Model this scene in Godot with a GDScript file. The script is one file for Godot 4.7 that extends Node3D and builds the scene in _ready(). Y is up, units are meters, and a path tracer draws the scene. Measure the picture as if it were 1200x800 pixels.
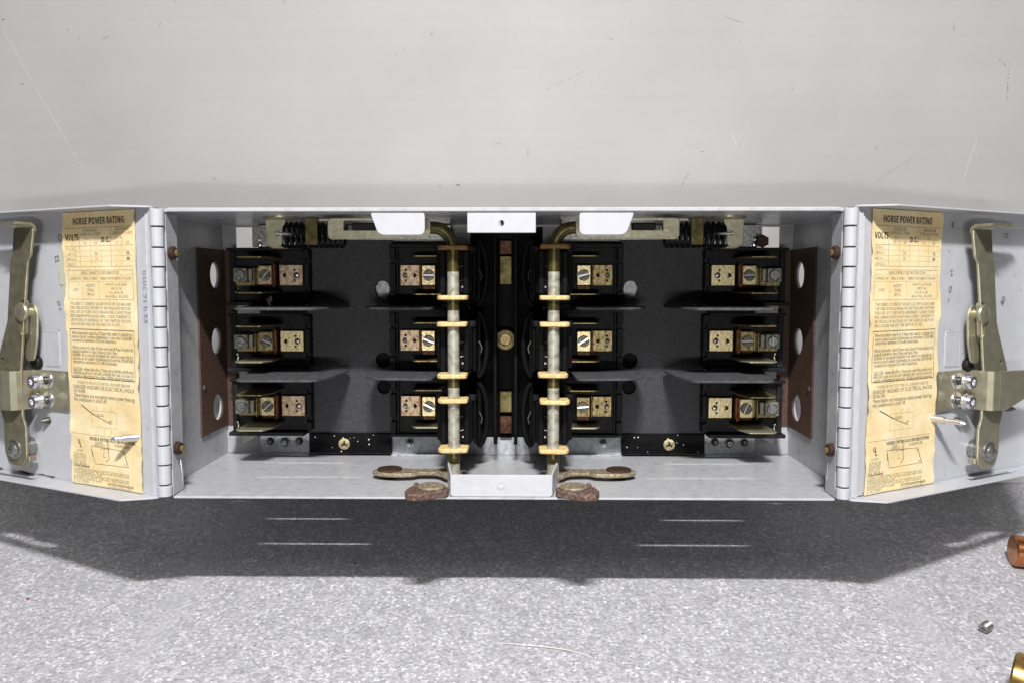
extends Node3D
# A twin three-pole fusible switch with both doors swung open, held up by an added rear flange a little above a galvanised bench.
const TILT := 0.1684         # the switch leans back by this much
const RISE := 0.0913         # height of its front bottom edge above the bench
const PANEL_Z := -0.237      # the upright panel behind it
const HINGE_X := 0.2275
const HINGE_Z := 0.004
const FOCAL := 970.0         # of the 1200 x 800 photograph
const CAM := Vector3(0.0146, 0.1449, 0.55)   # in the frame of the switch
var mirror := 1.0            # -1 while the left-hand half is built
var rng := RandomNumberGenerator.new()
var names := {}
var M := {}
var unit: Node3D

func _ready() -> void:
	rng.seed = 20117
	# ---- camera
	var cam := Camera3D.new(); cam.name = "camera"
	cam.transform = lean() * Transform3D(Basis.from_euler(Vector3(-atan(70.0 / FOCAL), atan(14.0 / FOCAL), 0)), CAM)
	cam.fov = rad_to_deg(2.0 * atan(400.0 / FOCAL)); cam.near = 0.01; cam.far = 20.0
	add_child(cam); cam.current = true
	# ---- surroundings: the dim even grey of an indoor room
	var env := Environment.new()
	env.background_mode = Environment.BG_COLOR
	env.background_color = Color(0.60, 0.61, 0.62)
	env.background_energy_multiplier = 0.05
	env.tonemap_mode = Environment.TONE_MAPPER_LINEAR
	env.tonemap_exposure = 1.12
	env.sdfgi_enabled = true; env.ssao_enabled = true; env.ssil_enabled = true
	var we := WorldEnvironment.new(); we.name = "environment"; we.environment = env; add_child(we)
	# ---- lamps, all out of view: over the bench, low in front, soft overhead
	var fr := lean()
	area("bench_lamp", fr * Vector3(0.03, 0.9125, 0.80), fr * Vector3(0.03, -0.1, 0.60), Vector2(0.18, 0.028), 2.45, Color(1.0, 0.991, 0.993))
	area("unseen_low_lamp", fr * Vector3(0.0, -0.19, 2.0), fr * Vector3(0, 0.1, 0), Vector2(0.7, 0.05), 0.9, Color(1.0, 0.99, 0.97))  # unseen, placed to light the front faces and the panel
	area("unseen_ceiling_light", Vector3(0.0, 1.9, 1.3), Vector3(0, 0.1, -0.1), Vector2(1.6, 0.7), 1.0, Color(1.0, 0.99, 0.96))  # unseen, placed to even out the light on the panel
	materials()
	bench()
	backdrop()
	switch_unit()
	loose_things()

func area(called, at, aim, size, energy, color):
	var l := AreaLight3D.new(); l.name = called
	l.area_size = size; l.light_energy = energy; l.light_color = color
	l.area_range = 8.0; l.area_attenuation = 2.0; l.shadow_enabled = true
	add_child(l)
	l.look_at_from_position(at, aim, Vector3.UP)

# ------------------------------------------------------------------ pixels of the photograph to points
func lean() -> Transform3D: return Transform3D(Basis(Vector3.RIGHT, -TILT), Vector3(0, RISE, 0))   # frame of the switch
func ray(px: float, py: float) -> Vector3:
	var b := Basis.from_euler(Vector3(-atan(70.0 / FOCAL), atan(14.0 / FOCAL), 0))
	return b * Vector3(px - 600.0, 400.0 - py, -FOCAL)
func at_z(px, py, z) -> Vector3:       # on a plane parallel to the front of the switch, in its own frame
	var d := ray(px, py)
	return CAM + d * ((z - CAM.z) / d.z)
func at_y(px, py, y) -> Vector3:       # on a level plane, world frame
	var c := lean() * CAM; var d := lean().basis * ray(px, py)
	return c + d * ((y - c.y) / d.y)
func at_panel(px, py) -> Vector3:      # on the panel behind, world frame
	var c := lean() * CAM; var d := lean().basis * ray(px, py)
	return c + d * ((PANEL_Z - c.z) / d.z)

# ------------------------------------------------------------------ mesh helpers
func mb() -> SurfaceTool:
	var st := SurfaceTool.new(); st.begin(Mesh.PRIMITIVE_TRIANGLES); return st
func tri(st: SurfaceTool, a: Vector3, b: Vector3, c: Vector3, na: Vector3, nb: Vector3, nc: Vector3, ua := Vector2.ZERO, ub := Vector2.ZERO, uc := Vector2.ZERO) -> void:
	if mirror < 0.0:
		a.x = -a.x; b.x = -b.x; c.x = -c.x; na.x = -na.x; nb.x = -nb.x; nc.x = -nc.x
	if (b - a).cross(c - a).dot(na + nb + nc) > 0.0:
		var t := b; b = c; c = t
		t = nb; nb = nc; nc = t
		var u := ub; ub = uc; uc = u
	st.set_normal(na); st.set_uv(ua); st.add_vertex(a)
	st.set_normal(nb); st.set_uv(ub); st.add_vertex(b)
	st.set_normal(nc); st.set_uv(uc); st.add_vertex(c)
func flat(st, a: Vector3, b: Vector3, c: Vector3, inside: Vector3) -> void:
	var n := (b - a).cross(c - a)
	if n.length_squared() < 1e-20: return
	n = n.normalized()
	if n.dot((a + b + c) / 3.0 - inside) < 0.0: n = -n
	tri(st, a, b, c, n, n, n)
func quad(st, a, b, c, d, inside) -> void:
	flat(st, a, b, c, inside); flat(st, a, c, d, inside)
func box(st, lo: Vector3, hi: Vector3, bev := 0.0, xf := Transform3D()) -> void:
	var c := (lo + hi) / 2.0; var h := (hi - lo).abs() / 2.0
	bev = min(bev, min(h.x, min(h.y, h.z)) * 0.9)
	var p := func(s: Vector3, ax: int) -> Vector3:
		var v := Vector3.ZERO
		for k in 3: v[k] = c[k] + s[k] * (h[k] if k == ax else h[k] - bev)
		return xf * v
	var cc := xf * c
	for ax in 3:
		var i := (ax + 1) % 3; var j := (ax + 2) % 3
		for s in [-1.0, 1.0]:
			var q := []
			for t in [[-1, -1], [1, -1], [1, 1], [-1, 1]]:
				var v := Vector3.ZERO; v[ax] = s; v[i] = t[0]; v[j] = t[1]; q.append(p.call(v, ax))
			quad(st, q[0], q[1], q[2], q[3], cc)
		if bev > 0.0:
			for s in [-1.0, 1.0]:
				for t in [-1.0, 1.0]:
					var v := Vector3.ZERO; v[ax] = -1; v[i] = s; v[j] = t
					var w := v; w[ax] = 1
					quad(st, p.call(v, i), p.call(w, i), p.call(w, j), p.call(v, j), cc)
	if bev > 0.0:
		for x in [-1.0, 1.0]:
			for y in [-1.0, 1.0]:
				for z in [-1.0, 1.0]:
					var v := Vector3(x, y, z); flat(st, p.call(v, 0), p.call(v, 1), p.call(v, 2), cc)
func along(a: Vector3, b: Vector3) -> Transform3D:      # y runs from a to b
	var y := (b - a).normalized()
	var x := y.cross(Vector3(0, 0, 1) if absf(y.z) < 0.9 else Vector3(1, 0, 0)).normalized()
	return Transform3D(Basis(x, y, x.cross(y)), a)
func lathe(st, xf: Transform3D, prof: Array, seg := 20) -> void:   # prof: (radius, height) pairs
	for k in prof.size() - 1:
		var a: Vector2 = prof[k]; var b: Vector2 = prof[k + 1]
		var e := b - a
		if e.length() < 1e-7: continue
		var nn := Vector2(e.y, -e.x).normalized()
		for s in seg:
			var t0 := TAU * s / seg; var t1 := TAU * (s + 1) / seg
			var d0 := Vector3(cos(t0), 0, sin(t0)); var d1 := Vector3(cos(t1), 0, sin(t1)); var up := Vector3.UP
			var n0: Vector3 = xf.basis * (d0 * nn.x + up * nn.y); var n1: Vector3 = xf.basis * (d1 * nn.x + up * nn.y)
			var p0: Vector3 = xf * (d0 * a.x + up * a.y); var p1: Vector3 = xf * (d1 * a.x + up * a.y)
			var q0: Vector3 = xf * (d0 * b.x + up * b.y); var q1: Vector3 = xf * (d1 * b.x + up * b.y)
			if a.x > 1e-7: tri(st, p0, p1, q1, n0, n1, n1)
			if b.x > 1e-7: tri(st, p0, q1, q0, n0, n1, n0)
func cyl(st, a: Vector3, b: Vector3, r: float, seg := 18, bev := 0.0) -> void:
	var l := (b - a).length()
	lathe(st, along(a, b), [Vector2(0, 0), Vector2(r - bev, 0), Vector2(r, bev), Vector2(r, l - bev), Vector2(r - bev, l), Vector2(0, l)], seg)
func tube(st, pts: Array, r, seg := 10) -> void:
	var n := pts.size(); var rings := []; var up := Vector3.ZERO
	for k in n:
		var t: Vector3 = (pts[min(k + 1, n - 1)] - pts[max(k - 1, 0)]).normalized()
		if k == 0: up = t.cross(Vector3(0, 0, 1) if absf(t.z) < 0.9 else Vector3(0, 1, 0)).normalized()
		up = (up - t * up.dot(t)).normalized()
		var side := t.cross(up); var ring := []
		var rr: float = r[k] if r is Array else r
		for s in seg:
			var d := up * cos(TAU * s / seg) + side * sin(TAU * s / seg)
			ring.append([pts[k] + d * rr, d])
		rings.append(ring)
	for k in n - 1:
		for s in seg:
			var a = rings[k][s]; var b = rings[k][(s + 1) % seg]; var c = rings[k + 1][(s + 1) % seg]; var d = rings[k + 1][s]
			tri(st, a[0], b[0], c[0], a[1], b[1], c[1]); tri(st, a[0], c[0], d[0], a[1], c[1], d[1])
	for e in [0, n - 1]:
		var inside: Vector3 = pts[1] if e == 0 else pts[n - 2]
		for s in seg: flat(st, pts[e], rings[e][s][0], rings[e][(s + 1) % seg][0], inside)
func pv(a: Array) -> PackedVector2Array:
	var o := PackedVector2Array()
	for p in a: o.append(Vector2(p[0], p[1]))
	return o
func circ(c: Vector2, r: float, n := 20) -> PackedVector2Array:
	var o := PackedVector2Array()
	for k in n: o.append(c + Vector2.from_angle(TAU * (k + 0.5) / n) * r)
	return o
func rrect(x0: float, y0: float, x1: float, y1: float, r: float, n := 5) -> PackedVector2Array:
	var o := PackedVector2Array()
	for q in [[x1 - r, y0 + r, -PI / 2], [x1 - r, y1 - r, 0.0], [x0 + r, y1 - r, PI / 2], [x0 + r, y0 + r, PI]]:
		for k in n + 1: o.append(Vector2(q[0], q[1]) + Vector2.from_angle(q[2] + PI / 2 * k / n) * r)
	return o
func rounded(a: Array, r: float, n := 4) -> PackedVector2Array:   # any outline with its corners rounded
	var p := pv(a); var o := PackedVector2Array(); var m := p.size()
	for k in m:
		var c := p[k]; var u := p[(k + m - 1) % m] - c; var v := p[(k + 1) % m] - c
		var d: float = min(r, min(u.length(), v.length()) * 0.48)
		var s := c + u.normalized() * d; var e := c + v.normalized() * d
		for i in n + 1:
			var t := float(i) / n
			o.append(s.lerp(c, t).lerp(c.lerp(e, t), t))
	return o
func inset(p: PackedVector2Array, d: float) -> PackedVector2Array:
	var sg := -1.0 if Geometry2D.is_polygon_clockwise(p) else 1.0
	var o := PackedVector2Array(); var m := p.size()
	for k in m:
		var a := (p[k] - p[(k + m - 1) % m]).normalized(); var b := (p[(k + 1) % m] - p[k]).normalized()
		var na := Vector2(-a.y, a.x) * sg; var nb := Vector2(-b.y, b.x) * sg
		var h := (na + nb).normalized()
		o.append(p[k] + h * (d / max(0.4, h.dot(na))))
	return o
# a plate: outline (with holes) in the xy plane of xf, from z = 0 to z = th
func plate(st, xf: Transform3D, outer: PackedVector2Array, holes: Array, th: float, bev := 0.0) -> void:
	var lo := 1e9; var hi := -1e9; var ylo := 1e9; var yhi := -1e9
	for p in outer: lo = min(lo, p.x); hi = max(hi, p.x); ylo = min(ylo, p.y); yhi = max(yhi, p.y)
	var cuts := []
	for h in holes:
		var c := Vector2.ZERO
		for p in h: c += p / h.size()
		var near := false
		for q in cuts: near = near or absf(q - c.x) < 1e-5
		if not near: cuts.append(c.x)
	cuts.sort(); cuts = [lo - 1.0] + cuts + [hi + 1.0]
	for side in 2:
		var z: float = th if side else 0.0
		var shape := inset(outer, bev) if bev > 0.0 else outer
		var n: Vector3 = xf.basis * Vector3(0, 0, 1.0 if side else -1.0)
		for k in cuts.size() - 1:
			var band := pv([[cuts[k], ylo - 1], [cuts[k + 1], ylo - 1], [cuts[k + 1], yhi + 1], [cuts[k], yhi + 1]])
			var pieces := Geometry2D.intersect_polygons(shape, band)
			for h in holes:
				var nxt: Array[PackedVector2Array] = []
				for p in pieces: nxt.append_array(Geometry2D.clip_polygons(p, h))
				pieces = nxt
			for p in pieces:
				if Geometry2D.is_polygon_clockwise(p) and pieces.size() > 1 and p.size() < 3: continue
				var ix := Geometry2D.triangulate_polygon(p)
				for t in range(0, ix.size(), 3):
					tri(st, xf * Vector3(p[ix[t]].x, p[ix[t]].y, z), xf * Vector3(p[ix[t + 1]].x, p[ix[t + 1]].y, z), xf * Vector3(p[ix[t + 2]].x, p[ix[t + 2]].y, z), n, n, n)
	var loops := [[outer, 1.0]]
	for h in holes: loops.append([h, -1.0])
	for l in loops:
		var p: PackedVector2Array = l[0]; var m := p.size(); var e: float = bev if l[1] > 0 else 0.0
		var sg: float = (1.0 if Geometry2D.is_polygon_clockwise(p) else -1.0) * l[1]
		var q := inset(p, e) if e > 0.0 else p
		for k in m:
			var k1 := (k + 1) % m
			var d := (p[k1] - p[k]).normalized(); var n2 := Vector2(-d.y, d.x) * sg
			var n: Vector3 = xf.basis * Vector3(n2.x, n2.y, 0)
			var a: Vector3 = xf * Vector3(p[k].x, p[k].y, e); var b: Vector3 = xf * Vector3(p[k1].x, p[k1].y, e)
			var c: Vector3 = xf * Vector3(p[k1].x, p[k1].y, th - e); var f: Vector3 = xf * Vector3(p[k].x, p[k].y, th - e)
			tri(st, a, b, c, n, n, n); tri(st, a, c, f, n, n, n)
			if e > 0.0:
				for s in 2:
					var z: float = th if s else 0.0; var z1: float = th - e if s else e
					var nn: Vector3 = (n + xf.basis * Vector3(0, 0, 1.0 if s else -1.0)).normalized()
					var a2: Vector3 = xf * Vector3(p[k].x, p[k].y, z1); var b2: Vector3 = xf * Vector3(p[k1].x, p[k1].y, z1)
					var c2: Vector3 = xf * Vector3(q[k1].x, q[k1].y, z); var d2: Vector3 = xf * Vector3(q[k].x, q[k].y, z)
					tri(st, a2, b2, c2, nn, nn, nn); tri(st, a2, c2, d2, nn, nn, nn)
# a folded strip: a path in the xy plane of xf, th thick, extruded w along z
func fold(st, xf: Transform3D, path: Array, th: float, w: float, bev := 0.0) -> void:
	for p in Geometry2D.offset_polyline(pv(path), th / 2, Geometry2D.JOIN_ROUND, Geometry2D.END_BUTT):
		plate(st, xf, p, [], w, bev)
func up_plane(z: float) -> Transform3D: return Transform3D(Basis(), Vector3(0, 0, z))
func level(y: float) -> Transform3D:        # (x, y) of a plate become (x, -z); the plate grows upwards
	return Transform3D(Basis(Vector3(1, 0, 0), Vector3(0, 0, -1), Vector3(0, 1, 0)), Vector3(0, y, 0))
func side_plane(x: float) -> Transform3D:   # (x, y) of a plate become (-z, y); the plate grows towards +x
	return Transform3D(Basis(Vector3(0, 0, -1), Vector3(0, 1, 0), Vector3(1, 0, 0)), Vector3(x, 0, 0))
func screw_head(called: String, c: Vector3, nrm: Vector3, r: float, h: float, turn: float, m: Material, parent: Node) -> void:   # a slotted head
	var xf := along(c, c + nrm); var b := xf.basis; var f := Transform3D(Basis(b.x, b.z, b.y), c); var st := mb()
	var g := r * 0.14
	for s in [-1.0, 1.0]:
		var half := pv([[-2 * r, s * g], [2 * r, s * g], [2 * r, s * 3 * r], [-2 * r, s * 3 * r]])
		for p in Geometry2D.intersect_polygons(circ(Vector2.ZERO, r, 28), half):
			var q := PackedVector2Array()
			for v in p: q.append(v.rotated(turn))
			plate(st, f.translated_local(Vector3(0, 0, h * 0.3)), q, [], h * 0.7, r * 0.07)
	lathe(st, xf, [Vector2(r * 0.97, 0), Vector2(r * 0.97, h * 0.28)], 20)
	var o := part(called, st, m, parent)
	st = mb(); lathe(st, xf, [Vector2(r * 0.95, h * 0.3), Vector2(0, h * 0.3)], 20)
	part("screw_slot_glint", st, M.bright_steel, o)  # slot floor in brighter steel, its glint put into the colour

func numbered(called: String) -> String:
	var n: int = names.get(called, 0); names[called] = n + 1
	return called if n == 0 else "%s_%03d" % [called, n]
func part(called: String, st, m, parent: Node) -> MeshInstance3D:
	var o := MeshInstance3D.new(); o.name = called
	o.mesh = st.commit() if st is SurfaceTool else st
	o.material_override = m
	o.cast_shadow = GeometryInstance3D.SHADOW_CASTING_SETTING_ON
	parent.add_child(o, true)
	return o
func group_node(called: String, parent: Node, at := Vector3.ZERO) -> Node3D:
	var o := Node3D.new(); o.name = called; parent.add_child(o, true); o.position = at; return o
func tag(o: Node, label: String, category: String, group := "", kind := "") -> void:
	o.set_meta("label", label); o.set_meta("category", category)
	if group: o.set_meta("group", group)
	if kind: o.set_meta("kind", kind)

# ------------------------------------------------------------------ materials
func noise_tex(size: int, freq: float, seed_: int, stops: Array, kind := FastNoiseLite.TYPE_SIMPLEX_SMOOTH, octaves := 4, normal := 0.0, cell := 0) -> NoiseTexture2D:
	var n := FastNoiseLite.new(); n.seed = seed_; n.frequency = freq; n.noise_type = kind; n.fractal_octaves = octaves
	if kind == FastNoiseLite.TYPE_CELLULAR:
		n.cellular_return_type = cell; n.cellular_jitter = 1.0
		n.domain_warp_enabled = true; n.domain_warp_amplitude = 6.0; n.domain_warp_frequency = 0.06
		if octaves <= 1: n.fractal_type = FastNoiseLite.FRACTAL_NONE
	var t := NoiseTexture2D.new(); t.width = size; t.height = size; t.seamless = true; t.noise = n; t.normalize = true
	if normal > 0.0:
		t.as_normal_map = true; t.bump_strength = normal
	elif stops:
		var g := Gradient.new(); g.offsets = PackedFloat32Array(); g.colors = PackedColorArray()
		var off := PackedFloat32Array(); var col := PackedColorArray()
		for s in stops: off.append(s[0]); col.append(s[1])
		g.offsets = off; g.colors = col; t.color_ramp = g
	return t
func mat(color: Color, rough: float, metal := 0.0) -> StandardMaterial3D:
	var m := StandardMaterial3D.new(); m.albedo_color = color; m.roughness = rough; m.metallic = metal
	return m
func textured(tex, rough: float, metal: float, scale: float, normal = null, strength := 0.3, rough_tex = null) -> StandardMaterial3D:
	var m := mat(Color.WHITE, rough, metal)
	m.albedo_texture = tex; m.uv1_triplanar = true; m.uv1_scale = Vector3.ONE * scale
	if normal:
		m.normal_enabled = true; m.normal_texture = normal; m.normal_scale = strength
	if rough_tex:
		m.roughness_texture = rough_tex; m.roughness_texture_channel = BaseMaterial3D.TEXTURE_CHANNEL_RED
	return m
func tint(a: float, b: float, c: float, d: float) -> Color: return Color(a, b, c).lightened(d) if d > 0 else Color(a, b, c).darkened(-d)

func materials() -> void:
	var fine := noise_tex(256, 0.08, 3, [], FastNoiseLite.TYPE_SIMPLEX_SMOOTH, 3, 1.6)
	var smear := noise_tex(512, 0.012, 5, [[0.0, Color(0.75, 0.75, 0.75)], [1.0, Color(1, 1, 1)]], FastNoiseLite.TYPE_SIMPLEX_SMOOTH, 5)
	M.paint = textured(noise_tex(512, 0.02, 11, [[0.0, Color(0.52, 0.51, 0.50)], [0.05, Color(0.712, 0.718, 0.735)], [0.5, Color(0.728, 0.735, 0.757)], [1.0, Color(0.74, 0.747, 0.768)]], FastNoiseLite.TYPE_SIMPLEX_SMOOTH, 5), 0.42, 0.0, 6.0, fine, 0.10, smear)
	M.box_paint = textured(noise_tex(512, 0.025, 12, [[0.0, Color(0.47, 0.46, 0.44)], [0.10, Color(0.665, 0.668, 0.675)], [0.45, Color(0.705, 0.711, 0.722)], [1.0, Color(0.73, 0.736, 0.748)]], FastNoiseLite.TYPE_SIMPLEX_SMOOTH, 5), 0.34, 0.0, 7.0, fine, 0.08, smear)
	M.zinc = textured(noise_tex(256, 0.05, 14, [[0.0, Color(0.60, 0.61, 0.63)], [0.35, Color(0.76, 0.77, 0.79)], [1.0, Color(0.86, 0.87, 0.89)]], FastNoiseLite.TYPE_SIMPLEX_SMOOTH, 4), 0.5, 0.25, 14.0, fine, 0.12)
	M.chromate = textured(noise_tex(512, 0.018, 15, [[0.0, Color(0.655, 0.635, 0.55)], [0.5, Color(0.705, 0.685, 0.59)], [1.0, Color(0.745, 0.73, 0.655)]], FastNoiseLite.TYPE_SIMPLEX_SMOOTH, 5), 0.40, 0.75, 9.0, fine, 0.12)
	M.chromate_dark = textured(noise_tex(256, 0.03, 16, [[0.0, Color(0.24, 0.21, 0.12)], [0.5, Color(0.36, 0.33, 0.20)], [1.0, Color(0.47, 0.44, 0.28)]], FastNoiseLite.TYPE_SIMPLEX_SMOOTH, 4), 0.40, 0.75, 12.0, fine, 0.12)
	M.brass = textured(noise_tex(256, 0.06, 17, [[0.0, Color(0.56, 0.48, 0.33)], [0.3, Color(0.80, 0.74, 0.57)], [1.0, Color(0.90, 0.86, 0.71)]], FastNoiseLite.TYPE_SIMPLEX_SMOOTH, 4), 0.38, 0.8, 16.0, fine, 0.18)
	M.brass_dull = textured(noise_tex(256, 0.06, 18, [[0.0, Color(0.34, 0.28, 0.18)], [0.4, Color(0.56, 0.50, 0.35)], [1.0, Color(0.70, 0.65, 0.49)]], FastNoiseLite.TYPE_SIMPLEX_SMOOTH, 4), 0.42, 0.75, 16.0, fine, 0.2)
	M.copper = textured(noise_tex(256, 0.05, 19, [[0.0, Color(0.32, 0.19, 0.13)], [0.5, Color(0.50, 0.32, 0.23)], [1.0, Color(0.62, 0.44, 0.33)]], FastNoiseLite.TYPE_SIMPLEX_SMOOTH, 4), 0.35, 0.85, 14.0, fine, 0.15)
	M.steel = textured(noise_tex(256, 0.06, 20, [[0.0, Color(0.42, 0.42, 0.41)], [0.5, Color(0.62, 0.62, 0.61)], [1.0, Color(0.76, 0.76, 0.75)]], FastNoiseLite.TYPE_SIMPLEX_SMOOTH, 4), 0.34, 0.85, 20.0, fine, 0.15)
	M.old_steel = textured(noise_tex(256, 0.05, 21, [[0.0, Color(0.22, 0.21, 0.19)], [0.5, Color(0.40, 0.39, 0.36)], [1.0, Color(0.54, 0.53, 0.50)]], FastNoiseLite.TYPE_SIMPLEX_SMOOTH, 4), 0.42, 0.75, 20.0, fine, 0.2)
	M.bright_steel = mat(Color(0.86, 0.86, 0.88), 0.25, 0.9)
	M.rod = textured(noise_tex(512, 0.02, 22, [[0.0, Color(0.42, 0.385, 0.29)], [0.25, Color(0.57, 0.55, 0.475)], [0.5, Color(0.69, 0.685, 0.635)], [1.0, Color(0.77, 0.765, 0.73)]], FastNoiseLite.TYPE_SIMPLEX_SMOOTH, 5), 0.5, 0.35, 16.0, fine, 0.25)
	M.bakelite = textured(noise_tex(256, 0.04, 23, [[0.0, Color(0.085, 0.085, 0.09)], [0.6, Color(0.125, 0.125, 0.135)], [1.0, Color(0.19, 0.19, 0.20)]], FastNoiseLite.TYPE_SIMPLEX_SMOOTH, 5), 0.42, 0.0, 12.0, fine, 0.2)
	M.bakelite.metallic_specular = 0.3; M.bakelite.roughness = 0.55
	M.black = textured(noise_tex(256, 0.05, 24, [[0.0, Color(0.045, 0.045, 0.05)], [0.7, Color(0.07, 0.07, 0.075)], [1.0, Color(0.13, 0.13, 0.135)]], FastNoiseLite.TYPE_SIMPLEX_SMOOTH, 5), 0.38, 0.0, 14.0, fine, 0.25)
	M.black.metallic_specular = 0.22; M.black.roughness = 0.55
	M.sheet = textured(noise_tex(512, 0.05, 25, [[0.0, Color(0.145, 0.147, 0.16)], [0.35, Color(0.195, 0.198, 0.218)], [0.7, Color(0.215, 0.218, 0.24)], [1.0, Color(0.27, 0.275, 0.295)]], FastNoiseLite.TYPE_SIMPLEX_SMOOTH, 6), 0.62, 0.0, 8.0, fine, 0.25)
	M.barrier = textured(noise_tex(256, 0.04, 26, [[0.0, Color(0.20, 0.20, 0.21)], [1.0, Color(0.34, 0.34, 0.35)]], FastNoiseLite.TYPE_SIMPLEX_SMOOTH, 5), 0.7, 0.0, 12.0, fine, 0.3)
	M.brown = textured(noise_tex(512, 0.06, 27, [[0.0, Color(0.25, 0.185, 0.15)], [0.5, Color(0.335, 0.25, 0.21)], [1.0, Color(0.415, 0.315, 0.265)]], FastNoiseLite.TYPE_SIMPLEX_SMOOTH, 5), 0.62, 0.0, 10.0, fine, 0.25)
	M.fibre = textured(noise_tex(256, 0.06, 28, [[0.0, Color(0.70, 0.57, 0.36)], [0.5, Color(0.86, 0.75, 0.53)], [1.0, Color(0.92, 0.84, 0.65)]], FastNoiseLite.TYPE_SIMPLEX_SMOOTH, 4), 0.6, 0.0, 18.0, fine, 0.25)
	M.fibre_dark = textured(noise_tex(256, 0.06, 29, [[0.0, Color(0.36, 0.25, 0.11)], [1.0, Color(0.60, 0.46, 0.22)]], FastNoiseLite.TYPE_SIMPLEX_SMOOTH, 4), 0.6, 0.0, 18.0, fine, 0.25)
	M.rust = textured(noise_tex(256, 0.05, 30, [[0.0, Color(0.22, 0.15, 0.12)], [0.45, Color(0.38, 0.29, 0.255)], [0.75, Color(0.53, 0.44, 0.41)], [1.0, Color(0.66, 0.60, 0.57)]], FastNoiseLite.TYPE_SIMPLEX_SMOOTH, 5), 0.75, 0.15, 24.0, fine, 0.6)
	M.worn = textured(noise_tex(256, 0.05, 31, [[0.0, Color(0.40, 0.33, 0.26)], [0.5, Color(0.60, 0.55, 0.46)], [1.0, Color(0.78, 0.75, 0.68)]], FastNoiseLite.TYPE_SIMPLEX_SMOOTH, 5), 0.55, 0.4, 22.0, fine, 0.4)
	M.rust_dark = textured(noise_tex(256, 0.06, 36, [[0.0, Color(0.12, 0.08, 0.06)], [0.6, Color(0.25, 0.165, 0.125)], [1.0, Color(0.38, 0.27, 0.21)]], FastNoiseLite.TYPE_SIMPLEX_SMOOTH, 5), 0.7, 0.2, 24.0, fine, 0.5)
	M.brass_pink = textured(noise_tex(256, 0.05, 38, [[0.0, Color(0.50, 0.40, 0.31)], [0.4, Color(0.72, 0.63, 0.53)], [1.0, Color(0.84, 0.77, 0.67)]], FastNoiseLite.TYPE_SIMPLEX_SMOOTH, 4), 0.42, 0.75, 15.0, fine, 0.1)
	M.chromate_worn = textured(noise_tex(512, 0.02, 39, [[0.0, Color(0.53, 0.50, 0.42)], [0.5, Color(0.595, 0.565, 0.475)], [0.85, Color(0.64, 0.615, 0.53)], [1.0, Color(0.74, 0.72, 0.67)]], FastNoiseLite.TYPE_SIMPLEX_SMOOTH, 6), 0.42, 0.7, 9.0, fine, 0.12)
	M.copper_dark = textured(noise_tex(256, 0.06, 37, [[0.0, Color(0.20, 0.12, 0.08)], [0.5, Color(0.33, 0.21, 0.14)], [1.0, Color(0.46, 0.32, 0.22)]], FastNoiseLite.TYPE_SIMPLEX_SMOOTH, 4), 0.5, 0.5, 16.0, fine, 0.2)
	M.spring = mat(Color(0.075, 0.07, 0.075), 0.3, 0.4)
	M.pin_dark = mat(Color(0.10, 0.10, 0.10), 0.6, 0.3)
	M.marker = mat(Color(0.16, 0.16, 0.20), 0.7)
	M.blue_marker = mat(Color(0.50, 0.56, 0.66), 0.7)
	M.lint = mat(Color(0.90, 0.89, 0.86), 0.8)
	M.crumb = mat(Color(0.14, 0.12, 0.10), 0.8)
	M.red_crumb = mat(Color(0.50, 0.16, 0.10), 0.7)
	M.lug = textured(noise_tex(256, 0.06, 35, [[0.0, Color(0.40, 0.40, 0.36)], [0.5, Color(0.54, 0.54, 0.50)], [1.0, Color(0.66, 0.66, 0.62)]], FastNoiseLite.TYPE_SIMPLEX_SMOOTH, 4), 0.45, 0.7, 20.0, fine, 0.2)
	M.paper_edge = mat(Color(0.88, 0.80, 0.60), 0.8)
	M.stain = mat(Color(0.735, 0.745, 0.675), 0.6)
	M.grime = mat(Color(0.42, 0.36, 0.33), 0.8)

# ------------------------------------------------------------------ the bench and the panel behind
func bench() -> void:
	var st := mb()
	box(st, Vector3(-0.9, -0.03, -0.45), Vector3(0.9, 0.0, 0.30), 0.001)
	var m := StandardMaterial3D.new()
	m.albedo_texture = noise_tex(2048, 0.122, 41, [[0.0, Color(0.49, 0.49, 0.50)], [0.15, Color(0.63, 0.63, 0.645)], [0.5, Color(0.71, 0.71, 0.73)], [0.75, Color(0.785, 0.785, 0.81)], [0.87, Color(0.93, 0.93, 0.955)], [1.0, Color(1.0, 1.0, 1.0)]], FastNoiseLite.TYPE_CELLULAR, 3, 0.0, FastNoiseLite.RETURN_CELL_VALUE)  # spangle pattern, its brightest flecks standing in for metal sparkle
	m.uv1_triplanar = true; m.uv1_scale = Vector3.ONE * 1.9
	m.roughness = 0.6; m.metallic = 0.0; m.metallic_specular = 0.35
	m.normal_enabled = true; m.normal_scale = 0.8
	m.normal_texture = noise_tex(2048, 0.13, 47, [], FastNoiseLite.TYPE_CELLULAR, 3, 5.0, FastNoiseLite.RETURN_DISTANCE)
	m.detail_enabled = true; m.detail_blend_mode = BaseMaterial3D.BLEND_MODE_MUL
	m.detail_albedo = noise_tex(1024, 0.02, 43, [[0.0, Color(0.92, 0.92, 0.915)], [1.0, Color(1, 1, 1)]], FastNoiseLite.TYPE_SIMPLEX_SMOOTH, 6)
	m.detail_uv_layer = BaseMaterial3D.DETAIL_UV_1
	var o := part("table", st, m, self)
	tag(o, "spangled galvanised sheet metal bench top under the switch", "table", "", "structure")

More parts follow.
